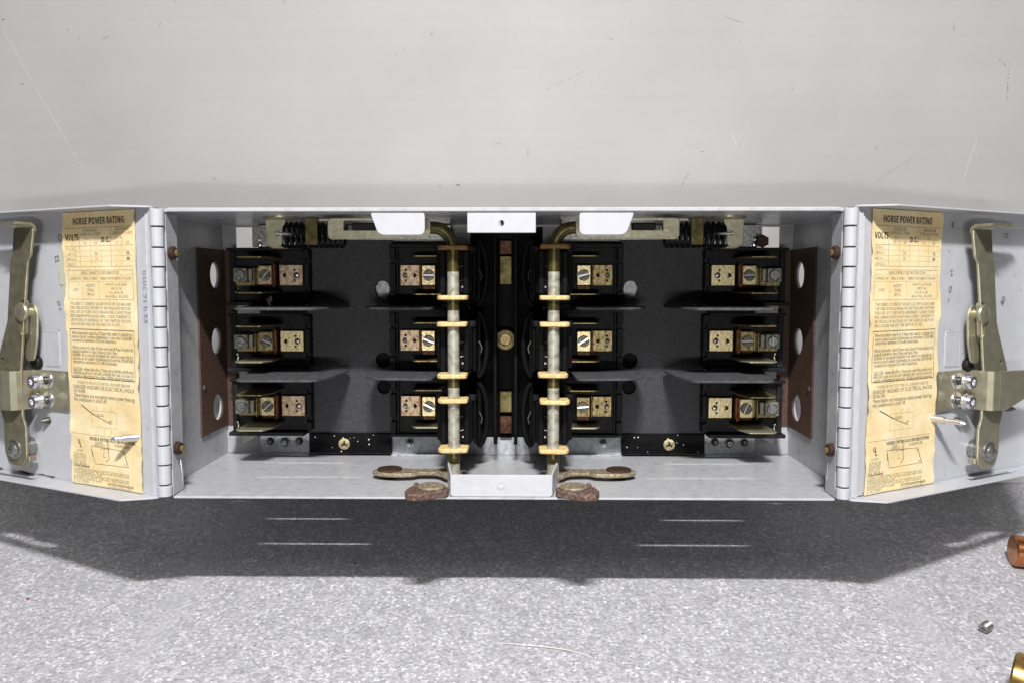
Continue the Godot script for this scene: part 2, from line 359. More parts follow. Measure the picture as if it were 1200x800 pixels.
func backdrop() -> void:
	var z := PANEL_Z; var w := 1.5; var h := 0.84; var n := 2048; var nh := 1146
	var f := FastNoiseLite.new(); f.seed = 51; f.frequency = 0.004; f.fractal_octaves = 5
	var img := Image.create(n, nh, false, Image.FORMAT_RGB8)
	img.fill(Color(0.765, 0.762, 0.757))
	var soft := f.get_image(n, nh, false, false, true)
	soft.convert(Image.FORMAT_RGBA8)
	var src := soft.get_data(); var px := PackedByteArray(); px.resize(n * nh * 3)
	var grain := RandomNumberGenerator.new(); grain.seed = 9
	var row := 0
	for y in nh:
		if y % 7 == 0: row = grain.randi_range(0, 1)
		for x in n:
			var i := (y * n + x) * 3
			var v := (src[(y * n + x) * 4] - 128) / 22 + row
			px[i] = 172 + v; px[i + 1] = 171 + v; px[i + 2] = 170 + v
	img = Image.create_from_data(n, nh, false, Image.FORMAT_RGB8, px)
	var r := RandomNumberGenerator.new(); r.seed = 77
	var mark := func(a: Vector2, b: Vector2, c: Color, gaps: float):
		var steps := int(max(absf(b.x - a.x), absf(b.y - a.y))) + 1
		var wob := r.randf_range(-2, 2)
		for s in steps:
			if r.randf() < gaps: continue
			var t := float(s) / steps; var q := a.lerp(b, t) + Vector2(wob * sin(t * PI), 0)
			if q.x > 0 and q.y > 0 and q.x < n and q.y < nh: img.set_pixelv(Vector2i(q), c)
	var uv := func(qx, qy) -> Vector2:
		var p := at_panel(qx, qy)
		return Vector2((p.x / w + 0.5) * n, (1.0 - p.y / h) * nh)
	for k in 36:
		var a: Vector2 = uv.call(r.randf_range(0, 1200), r.randf_range(0, 240))
		var d := Vector2.from_angle(r.randf_range(0, TAU)) * r.randf_range(0, 9)
		mark.call(a, a + d, Color(0.71, 0.71, 0.70) if r.randf() < 0.5 else Color(0.52, 0.51, 0.50), 0.3)
	for k in 5:
		var a: Vector2 = uv.call(r.randf_range(0, 1200), r.randf_range(0, 235))
		mark.call(a, a + Vector2(r.randf_range(-1, 1), r.randf_range(-1, 1)) , Color(0.42, 0.40, 0.38), 0.0)
	mark.call(uv.call(3, 35), uv.call(98, 200), Color(0.76, 0.76, 0.75), 0.15)
	mark.call(uv.call(2, 23), uv.call(5, 24), Color(0.35, 0.34, 0.33), 0.0)
	mark.call(uv.call(640, 105), uv.call(688, 82), Color(0.57, 0.56, 0.55), 0.4)
	mark.call(uv.call(850, 20), uv.call(872, 27), Color(0.53, 0.52, 0.52), 0.3)
	mark.call(uv.call(858, 158), uv.call(864, 172), Color(0.77, 0.77, 0.77), 0.0)
	mark.call(uv.call(1170, 69), uv.call(1183, 82), Color(0.47, 0.46, 0.46), 0.4)
	mark.call(uv.call(1183, 82), uv.call(1181, 118), Color(0.41, 0.40, 0.40), 0.6)
	mark.call(uv.call(1145, 165), uv.call(1128, 215), Color(0.77, 0.77, 0.77), 0.2)
	mark.call(uv.call(1025, 215), uv.call(1075, 182), Color(0.57, 0.56, 0.55), 0.3)
	mark.call(uv.call(800, 218), uv.call(808, 203), Color(0.52, 0.51, 0.50), 0.1)
	mark.call(uv.call(535, 217), uv.call(538, 218), Color(0.2, 0.19, 0.18), 0.0)
	mark.call(uv.call(120, 46), uv.call(128, 42), Color(0.52, 0.51, 0.50), 0.1)
	var m := StandardMaterial3D.new(); m.albedo_texture = ImageTexture.create_from_image(img); m.roughness = 0.6
	var st := mb(); var a := Vector3(-w / 2, 0.0005, z); var b := Vector3(w / 2, 0.0005, z); var c := Vector3(w / 2, h, z); var d := Vector3(-w / 2, h, z); var nn := Vector3(0, 0, 1)
	tri(st, a, b, c, nn, nn, nn, Vector2(0, 1), Vector2(1, 1), Vector2(1, 0))
	tri(st, a, c, d, nn, nn, nn, Vector2(0, 1), Vector2(1, 0), Vector2(0, 0))
	var inside := Vector3(0, h / 2, z - 0.005); var bk := Vector3(0, 0, -0.01)
	quad(st, a + bk, b + bk, c + bk, d + bk, inside); quad(st, a, b, b + bk, a + bk, inside); quad(st, d, c, c + bk, d + bk, inside)
	quad(st, a, d, d + bk, a + bk, inside); quad(st, b, c, c + bk, b + bk, inside)
	var o := part("backdrop", st, m, self)
	tag(o, "plain off white scuffed panel standing behind the switch", "backdrop", "", "structure")

# ------------------------------------------------------------------ the switch
func switch_unit() -> void:
	unit = group_node("fusible_switch", self); unit.transform = lean()
	tag(unit, "grey steel twin fusible switch with both doors swung open and yellowed rating labels", "electrical switch")
	enclosure()
	for s in [-1.0, 1.0]:
		mirror = s
		interior(s)
		for row in 3:
			outer_block(s, row)
			inner_block(s, row)
		pole_mechanism(s)
		spring_mechanism(s)
		crank(s)
		mirror = 1.0
	centre()
	label_print()
	door(-1.0, deg_to_rad(26.0), label_texture(71))
	door(1.0, deg_to_rad(30.0), label_texture(83))

const W := 0.2375
const TOP := 0.1915
const BACK := -0.143
func enclosure() -> void:
	var st := mb()
	box(st, Vector3(-W, TOP, BACK), Vector3(W, TOP + 0.0015, -0.001), 0.0003)
	# the rolled front lip, its ends rounded down
	plate(st, up_plane(-0.0035), rounded([[-0.2255, TOP - 0.0016], [-0.222, TOP - 0.0006], [0.222, TOP - 0.0006], [0.2255, TOP - 0.0016], [0.2245, TOP + 0.0012], [0.2215, TOP + 0.0022], [-0.2215, TOP + 0.0022], [-0.2245, TOP + 0.0012]], 0.002), [], 0.0035, 0.0005)
	part("top_plate", st, M.box_paint, unit)
	# floor with the two lanced edges of each oblong knockout
	st = mb(); var slits := []
	for s in [-1.0, 1.0]:
		for q in [[0.105, 0.186, 0.0540], [0.131, 0.195, 0.1035]]:
			var x0: float = min(s * q[0], s * q[1]); var x1: float = max(s * q[0], s * q[1])
			slits.append(rrect(x0, q[2] - 0.0010, x1, q[2] + 0.0022, 0.0012, 2))
	plate(st, level(-0.0015), rounded([[-0.2235, -0.001], [0.2235, -0.001], [0.2235, 0.018], [W, 0.018], [W, 0.1415], [-W, 0.1415], [-W, 0.018], [-0.2235, 0.018]], 0.001, 2), slits, 0.0015, 0.0003)
	# knockout ridges
	for s in [-1.0, 1.0]:
		var pts := []
		for v in rrect(min(s * 0.112, s * 0.190), 0.0575, max(s * 0.112, s * 0.190), 0.1015, 0.020, 10): pts.append(Vector3(v.x, 0.0, -v.y))
		pts.append(pts[0]); tube(st, pts, 0.00012, 5)
	part("bottom_plate", st, M.box_paint, unit)
	for s in [-1.0, 1.0]:
		mirror = s
		var holes := []
		for y in [0.150, 0.0968, 0.0428]: holes.append(circ(Vector2(0.1195, y), 0.0108, 28))
		st = mb(); plate(st, side_plane(W), pv([[0.002, -0.0015], [-BACK, -0.0015], [-BACK, TOP], [0.002, TOP]]), holes, 0.0015)
		part("side_wall", st, M.box_paint, unit)
		st = mb()
		fold(st, Transform3D(Basis(Vector3(1, 0, 0), Vector3(0, 0, -1), Vector3(0, 1, 0)), Vector3(0, 0.0005, 0)), [[W - 0.0002, 0.0008], [0.2243, 0.0008], [0.2243, 0.018]], 0.0014, TOP - 0.0022)
		part("door_jamb", st, M.box_paint, unit)
		var screw_y := [0.1640, 0.0318]
		for y in screw_y:
			st = mb(); var c := Vector3(0.2236, y, -0.006)
			cyl(st, c, c + Vector3(-0.004, 0, 0.0008), 0.0046, 6, 0.0006)
			var jb := part("jamb_bolt", st, M.rust_dark, unit)
			st = mb(); cyl(st, c + Vector3(-0.004, 0, 0.0008), c + Vector3(-0.0062, 0, 0.0013), 0.0024, 12, 0.0005); part("bolt_tip", st, M.brass_dull, jb)
		st = mb(); plate(st, side_plane(W - 0.0016), rounded([[0.0845, 0.0242], [0.1415, 0.0242], [0.1415, 0.171], [0.0845, 0.171]], 0.001, 2), holes, 0.0012)
		box(st, Vector3(0.2268, 0.0242, -0.1428), Vector3(W - 0.0016, 0.171, -0.1416))
		var bo := part("fibre_liner", st, M.brown, unit)
		st = mb(); cyl(st, Vector3(W - 0.0016, 0.0625, -0.090), Vector3(W - 0.0028, 0.0625, -0.090), 0.0022, 12, 0.0004)
		part("rivet", st, M.steel, bo)
		mirror = 1.0
	st = mb(); var op := []
	for s in [-1.0, 1.0]:
		var x0: float = min(s * 0.2078, s * 0.2265); var x1: float = max(s * 0.2078, s * 0.2265)
		op.append(pv([[x0, 0.0085], [x1, 0.0085], [x1, TOP - 0.0015], [x0, TOP - 0.0015]]))
	plate(st, up_plane(BACK - 0.0015), pv([[-W, 0], [W, 0], [W, TOP], [-W, TOP]]), op, 0.0014)
	part("back_panel", st, M.box_paint, unit)
	# added flange, hidden from view: carries the box and darkens the bench beneath it
	st = mb(); box(st, Vector3(-W, -0.0016, -0.231), Vector3(W, -0.0002, BACK - 0.0016), 0.0002)
	box(st, Vector3(-W, -0.0100, -0.2385), Vector3(W, -0.0002, -0.231), 0.0002)
	part("added_rear_flange", st, M.box_paint, unit)
	for k in 46:   # dirt lying on the floor, most of it along the back and in the corners
		st = mb(); var gx := rng.randf_range(-0.21, 0.21); var gz := 0.136 - 0.13 * pow(rng.randf(), 1.6)
		var gr := rng.randf_range(0.0002, 0.0007)
		blotch(st, Vector2(gx, gz), gr * rng.randf_range(1.0, 2.4), gr, 0.0001, level(0.0)); part("grime_patch", st, M.grime, unit)
	# stray ends of bright wire caught under the lower jamb bolts
	for q in [[[211, 536], [212, 545], [213, 555], [214, 566]], [[971, 540], [970, 552], [969, 562]]]:
		st = mb(); var wire := []
		for k in q.size(): wire.append(at_z(q[k][0], q[k][1], -0.010 + 0.002 * k))
		tube(st, wire, 0.00035, 6); part("wire_strand", st, M.bright_steel, unit)

func interior(s: float) -> void:
	# grey fibre sheet between the fuse blocks, its holes and the black strip below it
	var st := mb()
	plate(st, up_plane(-0.134), pv([[0.094, 0.018], [0.1645, 0.018], [0.1645, 0.1797], [0.094, 0.1797]]), [rrect(0.0965, 0.1305, 0.1083, 0.1455, 0.0058, 6), rrect(0.0955, 0.0735, 0.1085, 0.0865, 0.0062, 6), rrect(0.0955, 0.052, 0.1075, 0.064, 0.0058, 6)], 0.002)
	part("insulating_sheet", st, M.sheet, unit)
	st = mb(); box(st, Vector3(0.0952, 0.129, -0.1385), Vector3(0.112, 0.147, -0.1365)); part("grey_backing", st, M.zinc, unit)
	st = mb(); box(st, Vector3(0.0952, 0.049, -0.1385), Vector3(0.111, 0.089, -0.1365)); part("sheet_hole_shade", st, M.black, unit)  # black plate added behind the lower holes, standing in for their shade
	st = mb(); box(st, Vector3(0.0963, 0.0025, -0.137), Vector3(0.1645, 0.0195, -0.1295), 0.0006)
	var strip := part("black_strip", st, M.black, unit)
	var c := Vector3(0.135, 0.0105, -0.1295)
	st = mb(); cyl(st, c, c + Vector3(0, 0, 0.0006), 0.0047, 24)
	for k in 3:
		var d := Vector3(cos(PI / 2 + TAU * k / 3), sin(PI / 2 + TAU * k / 3), 0)
		var e := d.rotated(Vector3(0, 0, 1), TAU / 6)
		cyl(st, c + e * 0.0026 + Vector3(0, 0, 0.0006), c + e * 0.0026 + Vector3(0, 0, 0.0009), 0.0013, 10)
	part("push_nut", st, M.brass, strip)
	st = mb(); cyl(st, c + Vector3(0, 0, 0.0006), c + Vector3(0, 0, 0.0011), 0.0011, 10)
	for k in 3:
		var d := Vector3(cos(PI / 2 + TAU * k / 3), sin(PI / 2 + TAU * k / 3), 0)
		tube(st, [c + Vector3(0, 0, 0.0008), c + d * 0.0028 + Vector3(0, 0, 0.0008)], 0.0006, 6)
	part("stud_end", st, M.pin_dark, strip)
	for k in 12:   # flecks of white paint on the black strip
		st = mb(); var p := Vector3(rng.randf_range(0.098, 0.163), rng.randf_range(0.004, 0.0185), -0.1295)
		var r := rng.randf_range(0.0002, 0.0006)
		cyl(st, p, p + Vector3(0, 0, 0.0001), r, 6)
		part("paint_fleck", st, M.lint, strip)
	# plated steel feet of the blocks along the bottom
	st = mb(); fold(st, Transform3D(Basis(Vector3(0, 0, 1), Vector3(0, 1, 0), Vector3(1, 0, 0)), Vector3(0.1655, 0, 0)), [[-0.1375, 0.018], [-0.1375, 0.0008], [-0.131, 0.0008]], 0.0012, 0.042)
	var foot := part("mounting_foot", st, M.zinc, unit)
	for q in [[0.1745, 0.0115, 0.0026], [0.1865, 0.0105, 0.0032], [0.199, 0.0112, 0.0026]]:
		st = mb(); var p := Vector3(q[0], q[1], -0.137)
		lathe(st, along(p, p + Vector3(0, 0, 1)), [Vector2(q[2] * 1.25, 0), Vector2(q[2] * 1.25, 0.001), Vector2(q[2], 0.0014), Vector2(q[2], 0.0035), Vector2(q[2] * 0.7, 0.0048), Vector2(0, 0.005)], 14)
		part("screw", st, M.old_steel if q[2] < 0.003 else M.steel, foot)
	st = mb(); fold(st, Transform3D(Basis(Vector3(0, 0, 1), Vector3(0, 1, 0), Vector3(1, 0, 0)), Vector3(0.044, 0, 0)), [[-0.1375, 0.018], [-0.1375, 0.0008], [-0.131, 0.0008]], 0.0012, 0.052)
	foot = part("mounting_foot", st, M.zinc, unit)
	st = mb(); var p := Vector3(0.0812, 0.0100, -0.137)
	lathe(st, along(p, p + Vector3(0, 0, 1)), [Vector2(0.0034, 0), Vector2(0.0034, 0.001), Vector2(0.0026, 0.0014), Vector2(0.0026, 0.0055), Vector2(0.0018, 0.0068), Vector2(0, 0.007)], 14)
	part("screw", st, M.bright_steel, foot)
	# arc barriers between the poles
	for y in [0.1238, 0.0713]:
		st = mb(); plate(st, level(y), rounded([[0.128, 0.128], [0.205, 0.130], [0.2085, 0.118], [0.198, 0.052], [0.140, 0.052], [0.1325, 0.075]], 0.006), [], 0.0017, 0.0003)
		part("arc_barrier", st, M.barrier, unit)
		st = mb(); plate(st, level(y), rounded([[0.052, 0.130], [0.105, 0.130], [0.111, 0.105], [0.106, 0.078], [0.096, 0.066], [0.054, 0.062]], 0.008), [], 0.0017, 0.0003)
		part("arc_barrier", st, M.barrier, unit)

const ROW_Y := [0.1500, 0.0968, 0.0433]
func outer_block(s: float, row: int) -> void:
	var y: float = ROW_Y[row]; var cx := 0.1965; var cz := -0.134
	var o := group_node("fuse_block", unit, Vector3(s * (cx + rng.randf_range(-0.0005, 0.0005)), y + rng.randf_range(-0.0006, 0.0006), cz))
	var metal = [M.brass, M.brass, M.brass_pink, M.brass_dull][rng.randi_range(0, 3)]
	var bx := func(st, x0, y0, z0, x1, y1, z1, bev := 0.0004): box(st, Vector3(x0 - cx, y0, z0 - cz), Vector3(x1 - cx, y1, z1 - cz), bev)
	var st := mb()
	bx.call(st, 0.1645, -0.0215, -0.1405, 0.2262, 0.0215, -0.1265)
	bx.call(st, 0.1655, -0.0245, -0.1405, 0.2275, -0.0215, -0.1175)
	bx.call(st, 0.1655, 0.0198, -0.1265, 0.2275, 0.0222, -0.1205)
	bx.call(st, 0.2215, -0.0215, -0.1265, 0.2262, 0.0198, -0.124)
	part("base", st, M.bakelite, o)
	st = mb()   # inner rim in three lengths with notches between
	for q in [[-0.0205, -0.0135], [-0.0095, 0.0095], [0.0135, 0.0205]]: bx.call(st, 0.1605, q[0], -0.1405, 0.1643, q[1], -0.1215)
	bx.call(st, 0.1608, -0.0205, -0.1405, 0.1640, 0.0205, -0.1265)
	part("rim", st, M.bakelite, o)
	# brass contact plate with its holes
	st = mb()
	plate(st, up_plane(-0.1265 - cz), rrect(0.1652 - cx, -0.0083, 0.1842 - cx, 0.0083, 0.0005, 2), [circ(Vector2(0.1797 - cx, 0), 0.0019, 16), circ(Vector2(0.1718 - cx, 0.0042), 0.0011, 12), circ(Vector2(0.1718 - cx, -0.0042), 0.0011, 12), circ(Vector2(0.1702 - cx, 0), 0.0025, 18)], 0.0065, 0.0003)
	var cp := part("contact_plate", st, M.brass if rng.randf() < 0.7 else M.brass_pink, o)
	st = mb(); bx.call(st, 0.1658, -0.0078, -0.1264, 0.1836, 0.0078, -0.1245, 0.0); part("plate_hole_shade", st, M.pin_dark, cp)  # dark plate set inside to stand for the shade in the holes
	st = mb(); var rv := Vector3(0.1702 - cx, 0, -0.1245 - cz)
	lathe(st, along(rv, rv + Vector3(0, 0, 1)), [Vector2(0.0019, 0), Vector2(0.0019, 0.0042), Vector2(0.0014, 0.0052), Vector2(0, 0.0056)], 14)
	part("rivet", st, M.bright_steel, cp)
	# fuse clip: two thin spring leaves beside the terminal, jaws above and below
	st = mb()
	bx.call(st, 0.1858, -0.0098, -0.1265, 0.1866, 0.0098, -0.1115, 0.0002)
	bx.call(st, 0.1876, -0.0092, -0.1265, 0.1884, 0.0092, -0.1130, 0.0002)
	part("spring_leaf", st, M.copper, o)
	var jaw := 0.096 - 0.003 * row
	for sg in [1.0, -1.0]:
		st = mb(); var yy: float = 0.0138 * sg
		plate(st, level(yy - 0.0006).translated(Vector3(-cx, 0, -cz)), rounded([[0.1835, 0.1265], [0.2105, 0.1265], [0.2105, jaw], [0.2085, jaw - 0.008], [0.1885, jaw - 0.008], [0.1835, jaw + 0.006]], 0.002), [], 0.0011, 0.0002)
		if sg < 0.0:
			var lip := []
			for k in 8: lip.append(Vector3(0.2093 - cx, -0.0136 + 0.0032 * (1 - cos(k / 7.0 * PI * 0.8)), -jaw + 0.006 - 0.005 * sin(k / 7.0 * PI * 0.8) - cz))
			tube(st, lip, 0.0006, 6)
		part("clip_jaw", st, M.chromate if row > 0 and sg < 0.0 else M.brass_dull, o)  # upper and top-row jaws in duller brass, their shade put into the colour
	st = mb(); bx.call(st, 0.1893, -0.0078, -0.1264, 0.2005, 0.0078, -0.1168, 0.0006)
	var tb := part("terminal_block", st, metal, o)
	screw_head("terminal_screw", Vector3(0.1948 - cx, 0, -0.1168 - cz), Vector3(0, 0, 1), 0.0046, 0.0016, rng.randf_range(0.4, 2.8), M.old_steel, o)
	st = mb(); bx.call(st, 0.1915, -0.0105, -0.1264, 0.2005, -0.0078, -0.120, 0.0004); bx.call(st, 0.1885, -0.0098, -0.1264, 0.1893, 0.0098, -0.118, 0.0002)
	part("copper_strap", st, M.copper_dark, tb)
	st = mb(); bx.call(st, 0.2005, -0.0086, -0.1264, 0.2215, 0.006, -0.1245, 0.0002); bx.call(st, 0.2035, -0.0086, -0.1245, 0.2044, 0.006, -0.1165, 0.0002)
	part("lug_strap", st, M.brass_dull, o)
	var lx := 0.0004 * (row - 1)
	st = mb(); bx.call(st, 0.2088 + lx, -0.0057, -0.1245, 0.2200 + lx, 0.0057, -0.1135, 0.0006)
	bx.call(st, 0.2055 + lx, -0.0052, -0.1245, 0.2088 + lx, 0.0052, -0.1165, 0.0004)
	var lug := part("wire_lug", st, M.lug, o)
	st = mb(); var lc := Vector3(0.2144 + lx - cx, 0, -0.1135 - cz)
	lathe(st, along(lc, lc + Vector3(0, 0, 1)), [Vector2(0.0047, 0), Vector2(0.0047, 0.0005), Vector2(0.0042, 0.0007)], 18)
	part("screw_collar", st, M.old_steel, lug)
	screw_head("lug_screw", lc + Vector3(0, 0, 0.0002), Vector3(0, 0, 1), 0.0040, 0.0014, rng.randf_range(0.0, PI), M.steel, o)
	if row == 0 and s < 0:   # a torn white scrap on the upper left block
		st = mb(); plate(st, up_plane(-0.105 - cz), pv([[0.1868 - cx, -0.0255], [0.1885 - cx, -0.0262], [0.1890 - cx, -0.021], [0.1905 - cx, -0.0195], [0.1880 - cx, -0.0175], [0.1862 - cx, -0.0165], [0.1858 - cx, -0.020], [0.1872 - cx, -0.0215]]), [], 0.0003)
		part("paper_scrap", st, M.lint, o)

func inner_block(s: float, row: int) -> void:
	var y: float = ROW_Y[row]; var cx := 0.066; var cz := -0.134
	var o := group_node("switch_block", unit, Vector3(s * (cx + rng.randf_range(-0.0004, 0.0004)), y + rng.randf_range(-0.0006, 0.0006), cz))
	var bx := func(st, x0, y0, z0, x1, y1, z1, bev := 0.0004): box(st, Vector3(x0 - cx, y0, z0 - cz), Vector3(x1 - cx, y1, z1 - cz), bev)
	var st := mb()
	bx.call(st, 0.030, -0.0235, -0.1405, 0.0896, 0.0235, -0.1265)
	bx.call(st, 0.030, -0.0258, -0.1405, 0.0950, -0.0235, -0.1200)
	bx.call(st, 0.030, 0.0225, -0.1265, 0.0950, 0.0250, -0.1215)
	bx.call(st, 0.0878, -0.0235, -0.1265, 0.0896, 0.0225, -0.1235)
	part("base", st, M.bakelite, o)
	st = mb()
	for q in [[-0.0235, -0.0135], [-0.0095, 0.0095], [0.0135, 0.0225]]: bx.call(st, 0.0902, q[0], -0.1405, 0.0950, q[1], -0.1225)
	bx.call(st, 0.0900, -0.0235, -0.1405, 0.0945, 0.0225, -0.1265)
	part("rim", st, M.bakelite, o)
	st = mb()
	plate(st, up_plane(-0.1265 - cz), rrect(0.0702 - cx, -0.0083, 0.0858 - cx, 0.0083, 0.0006, 2), [circ(Vector2(0.0742 - cx, 0), 0.0019, 16), circ(Vector2(0.0812 - cx, 0.0042), 0.0012, 12), circ(Vector2(0.0812 - cx, -0.0042), 0.0012, 12), circ(Vector2(0.0822 - cx, 0), 0.0023, 18)], 0.0065, 0.0003)
	var cp := part("contact_plate", st, M.brass_dull if s > 0 else M.brass_pink, o)
	st = mb(); bx.call(st, 0.0708, -0.0078, -0.1264, 0.0852, 0.0078, -0.1245, 0.0); part("plate_hole_shade", st, M.pin_dark, cp)  # dark plate inside, shade of the holes put into its colour
	st = mb(); var rv := Vector3(0.0822 - cx, 0, -0.1245 - cz)
	lathe(st, along(rv, rv + Vector3(0, 0, 1)), [Vector2(0.0018, 0), Vector2(0.0018, 0.0042), Vector2(0.0013, 0.0052), Vector2(0, 0.0056)], 14)
	part("rivet", st, M.bright_steel, cp)
	st = mb(); bx.call(st, 0.0690, -0.0088, -0.1264, 0.0697, 0.0088, -0.1180, 0.0002); part("spring_leaf", st, M.copper, o)
	st = mb(); bx.call(st, 0.0570, -0.0082, -0.1264, 0.0682, 0.0082, -0.1165, 0.0006)
	var tb := part("terminal_block", st, M.brass if not (s > 0 and row == 2) else M.brass_dull, o)
	screw_head("terminal_screw", Vector3(0.0624 - cx, 0, -0.1165 - cz), Vector3(0, 0, 1), 0.0046, 0.0016, rng.randf_range(0.2, 2.9), M.old_steel, o)
	st = mb(); bx.call(st, 0.0575, -0.0115, -0.1264, 0.0678, -0.0082, -0.120, 0.0004); part("copper_strap", st, M.copper_dark, tb)
	var jaw := 0.103
	for sg in [1.0, -1.0]:
		st = mb(); var yy: float = 0.0150 * sg
		plate(st, level(yy - 0.0006).translated(Vector3(-cx, 0, -cz)), rounded([[0.050, 0.1265], [0.0745, 0.1265], [0.0755, jaw + 0.006], [0.0725, jaw], [0.050, jaw]], 0.0015), [], 0.0011, 0.0002)
		part("clip_jaw", st, M.chromate if row == 2 and sg < 0.0 else M.brass_dull, o)  # only the lowest jaw is brighter, light and shade put into the colour

func pole_mechanism(s: float) -> void:
	# rod turning all three poles, bent over at the top
	var st := mb(); var x := 0.0358; var z := -0.040; var pts := []
	for k in 12: pts.append(Vector3(x, 0.004 + k * 0.0148, z))
	for k in range(1, 9):
		var t := k / 8.0 * PI / 2
		pts.append(Vector3(x + 0.013 * (1 - cos(t)), 0.1668 + 0.016 * sin(t), z))
	pts.append(Vector3(0.062, 0.1832, z)); pts.append(Vector3(0.078, 0.1832, z))
	var rr := []
	for k in pts.size(): rr.append(0.0042 if k < 11 else 0.0045)
	tube(st, pts.slice(0, 11), 0.0042, 18)
	var rod := part("operating_rod", st, M.rod, unit)
	st = mb(); tube(st, pts.slice(10), 0.0044, 16)
	part("rod_bend", st, M.chromate_dark, rod)
	for k in 3:
		st = mb(); var yj: float = [0.1285, 0.0735, 0.0185][k]
		tube(st, [Vector3(x, yj - 0.004, z), Vector3(x, yj + 0.003, z)], 0.0044, 16); part("bare_band", st, M.chromate_dark, rod)
	var sy := [0.1690, 0.1338, 0.1143, 0.0782, 0.0598, 0.0238]
	for k in 6:
		st = mb(); var dx := rng.randf_range(-0.0008, 0.0008); var low: bool = k % 2 == 1
		plate(st, level(sy[k] - 0.0014), rounded([[x - 0.0105 + dx, 0.051], [x - 0.0105 + dx, 0.0335], [x + 0.008 + dx, 0.0315], [x + 0.0112 + dx, 0.036], [x + 0.0105 + dx, 0.051]], 0.003), [], 0.0030, 0.0006)
		var fs := part("fibre_strap", st, M.fibre_dark if k == 0 else M.fibre, unit)
		fs.position.y = rng.randf_range(-0.0006, 0.0006)
	for k in 3:
		var y0: float = sy[2 * k + 1] + 0.002; var y1: float = sy[2 * k] - 0.002
		var o := group_node("rotor", unit, Vector3(s * x, (y0 + y1) / 2, -0.07))
		var h := (y1 - y0) / 2
		st = mb()
		box(st, Vector3(-0.0125, -h, -0.030), Vector3(0.0118, h, 0.017), 0.0015)
		box(st, Vector3(-0.0148, -h - 0.002, -0.030), Vector3(-0.0125, h + 0.001, 0.008), 0.0008)
		box(st, Vector3(0.0118, -h, -0.028), Vector3(0.0150, h, 0.002), 0.0008)
		part("body", st, M.black, o)
		for e in [-1.0, 1.0]:
			st = mb(); box(st, Vector3(e * 0.0085 - 0.0022, -h, 0.0168), Vector3(e * 0.0085 + 0.0022, h, 0.0212), 0.0009)
			part("rib", st, M.black, o)
			st = mb(); cyl(st, Vector3(e * 0.0115, h - 0.001, 0.008), Vector3(e * 0.0115, h + 0.0035, 0.008), 0.0036, 14, 0.0008)
			part("boss", st, M.bakelite, o)
		for e in [-0.35, 0.3]:
			st = mb(); tube(st, [Vector3(-0.006, h * e, 0.0172), Vector3(-0.0035, h * e - 0.0006, 0.0180)], 0.0005, 6); part("staple", st, M.steel, o)
		st = mb(); box(st, Vector3(-0.0075, -h * 0.72, 0.0165), Vector3(-0.0046, -h * 0.62, 0.0176), 0.0003); part("steel_edge", st, M.steel, o)
		# curved horn of the arc shield on the inner side
		var cy := (y0 + y1) / 2; st = mb()
		var arc := []
		for i in 13:
			var t := i / 12.0
			var bow := pow(sin(t * PI), 0.55)
			arc.append(Vector3(0.0205 - 0.0065 * bow, cy + (0.5 - t) * 0.050, -0.088))
		tube(st, arc, 0.0021, 8)
		box(st, Vector3(0.0185, cy - 0.025, -0.138), Vector3(0.0225, cy + 0.025, -0.09), 0.0008)
		var sh := part("arc_shield", st, M.black, unit)
		st = mb(); tube(st, [Vector3(0.0200, cy + 0.003, -0.086), Vector3(0.0178, cy - 0.002, -0.085), Vector3(0.0185, cy - 0.006, -0.084)], 0.0006, 6)
		part("wire_clip", st, M.old_steel, sh)

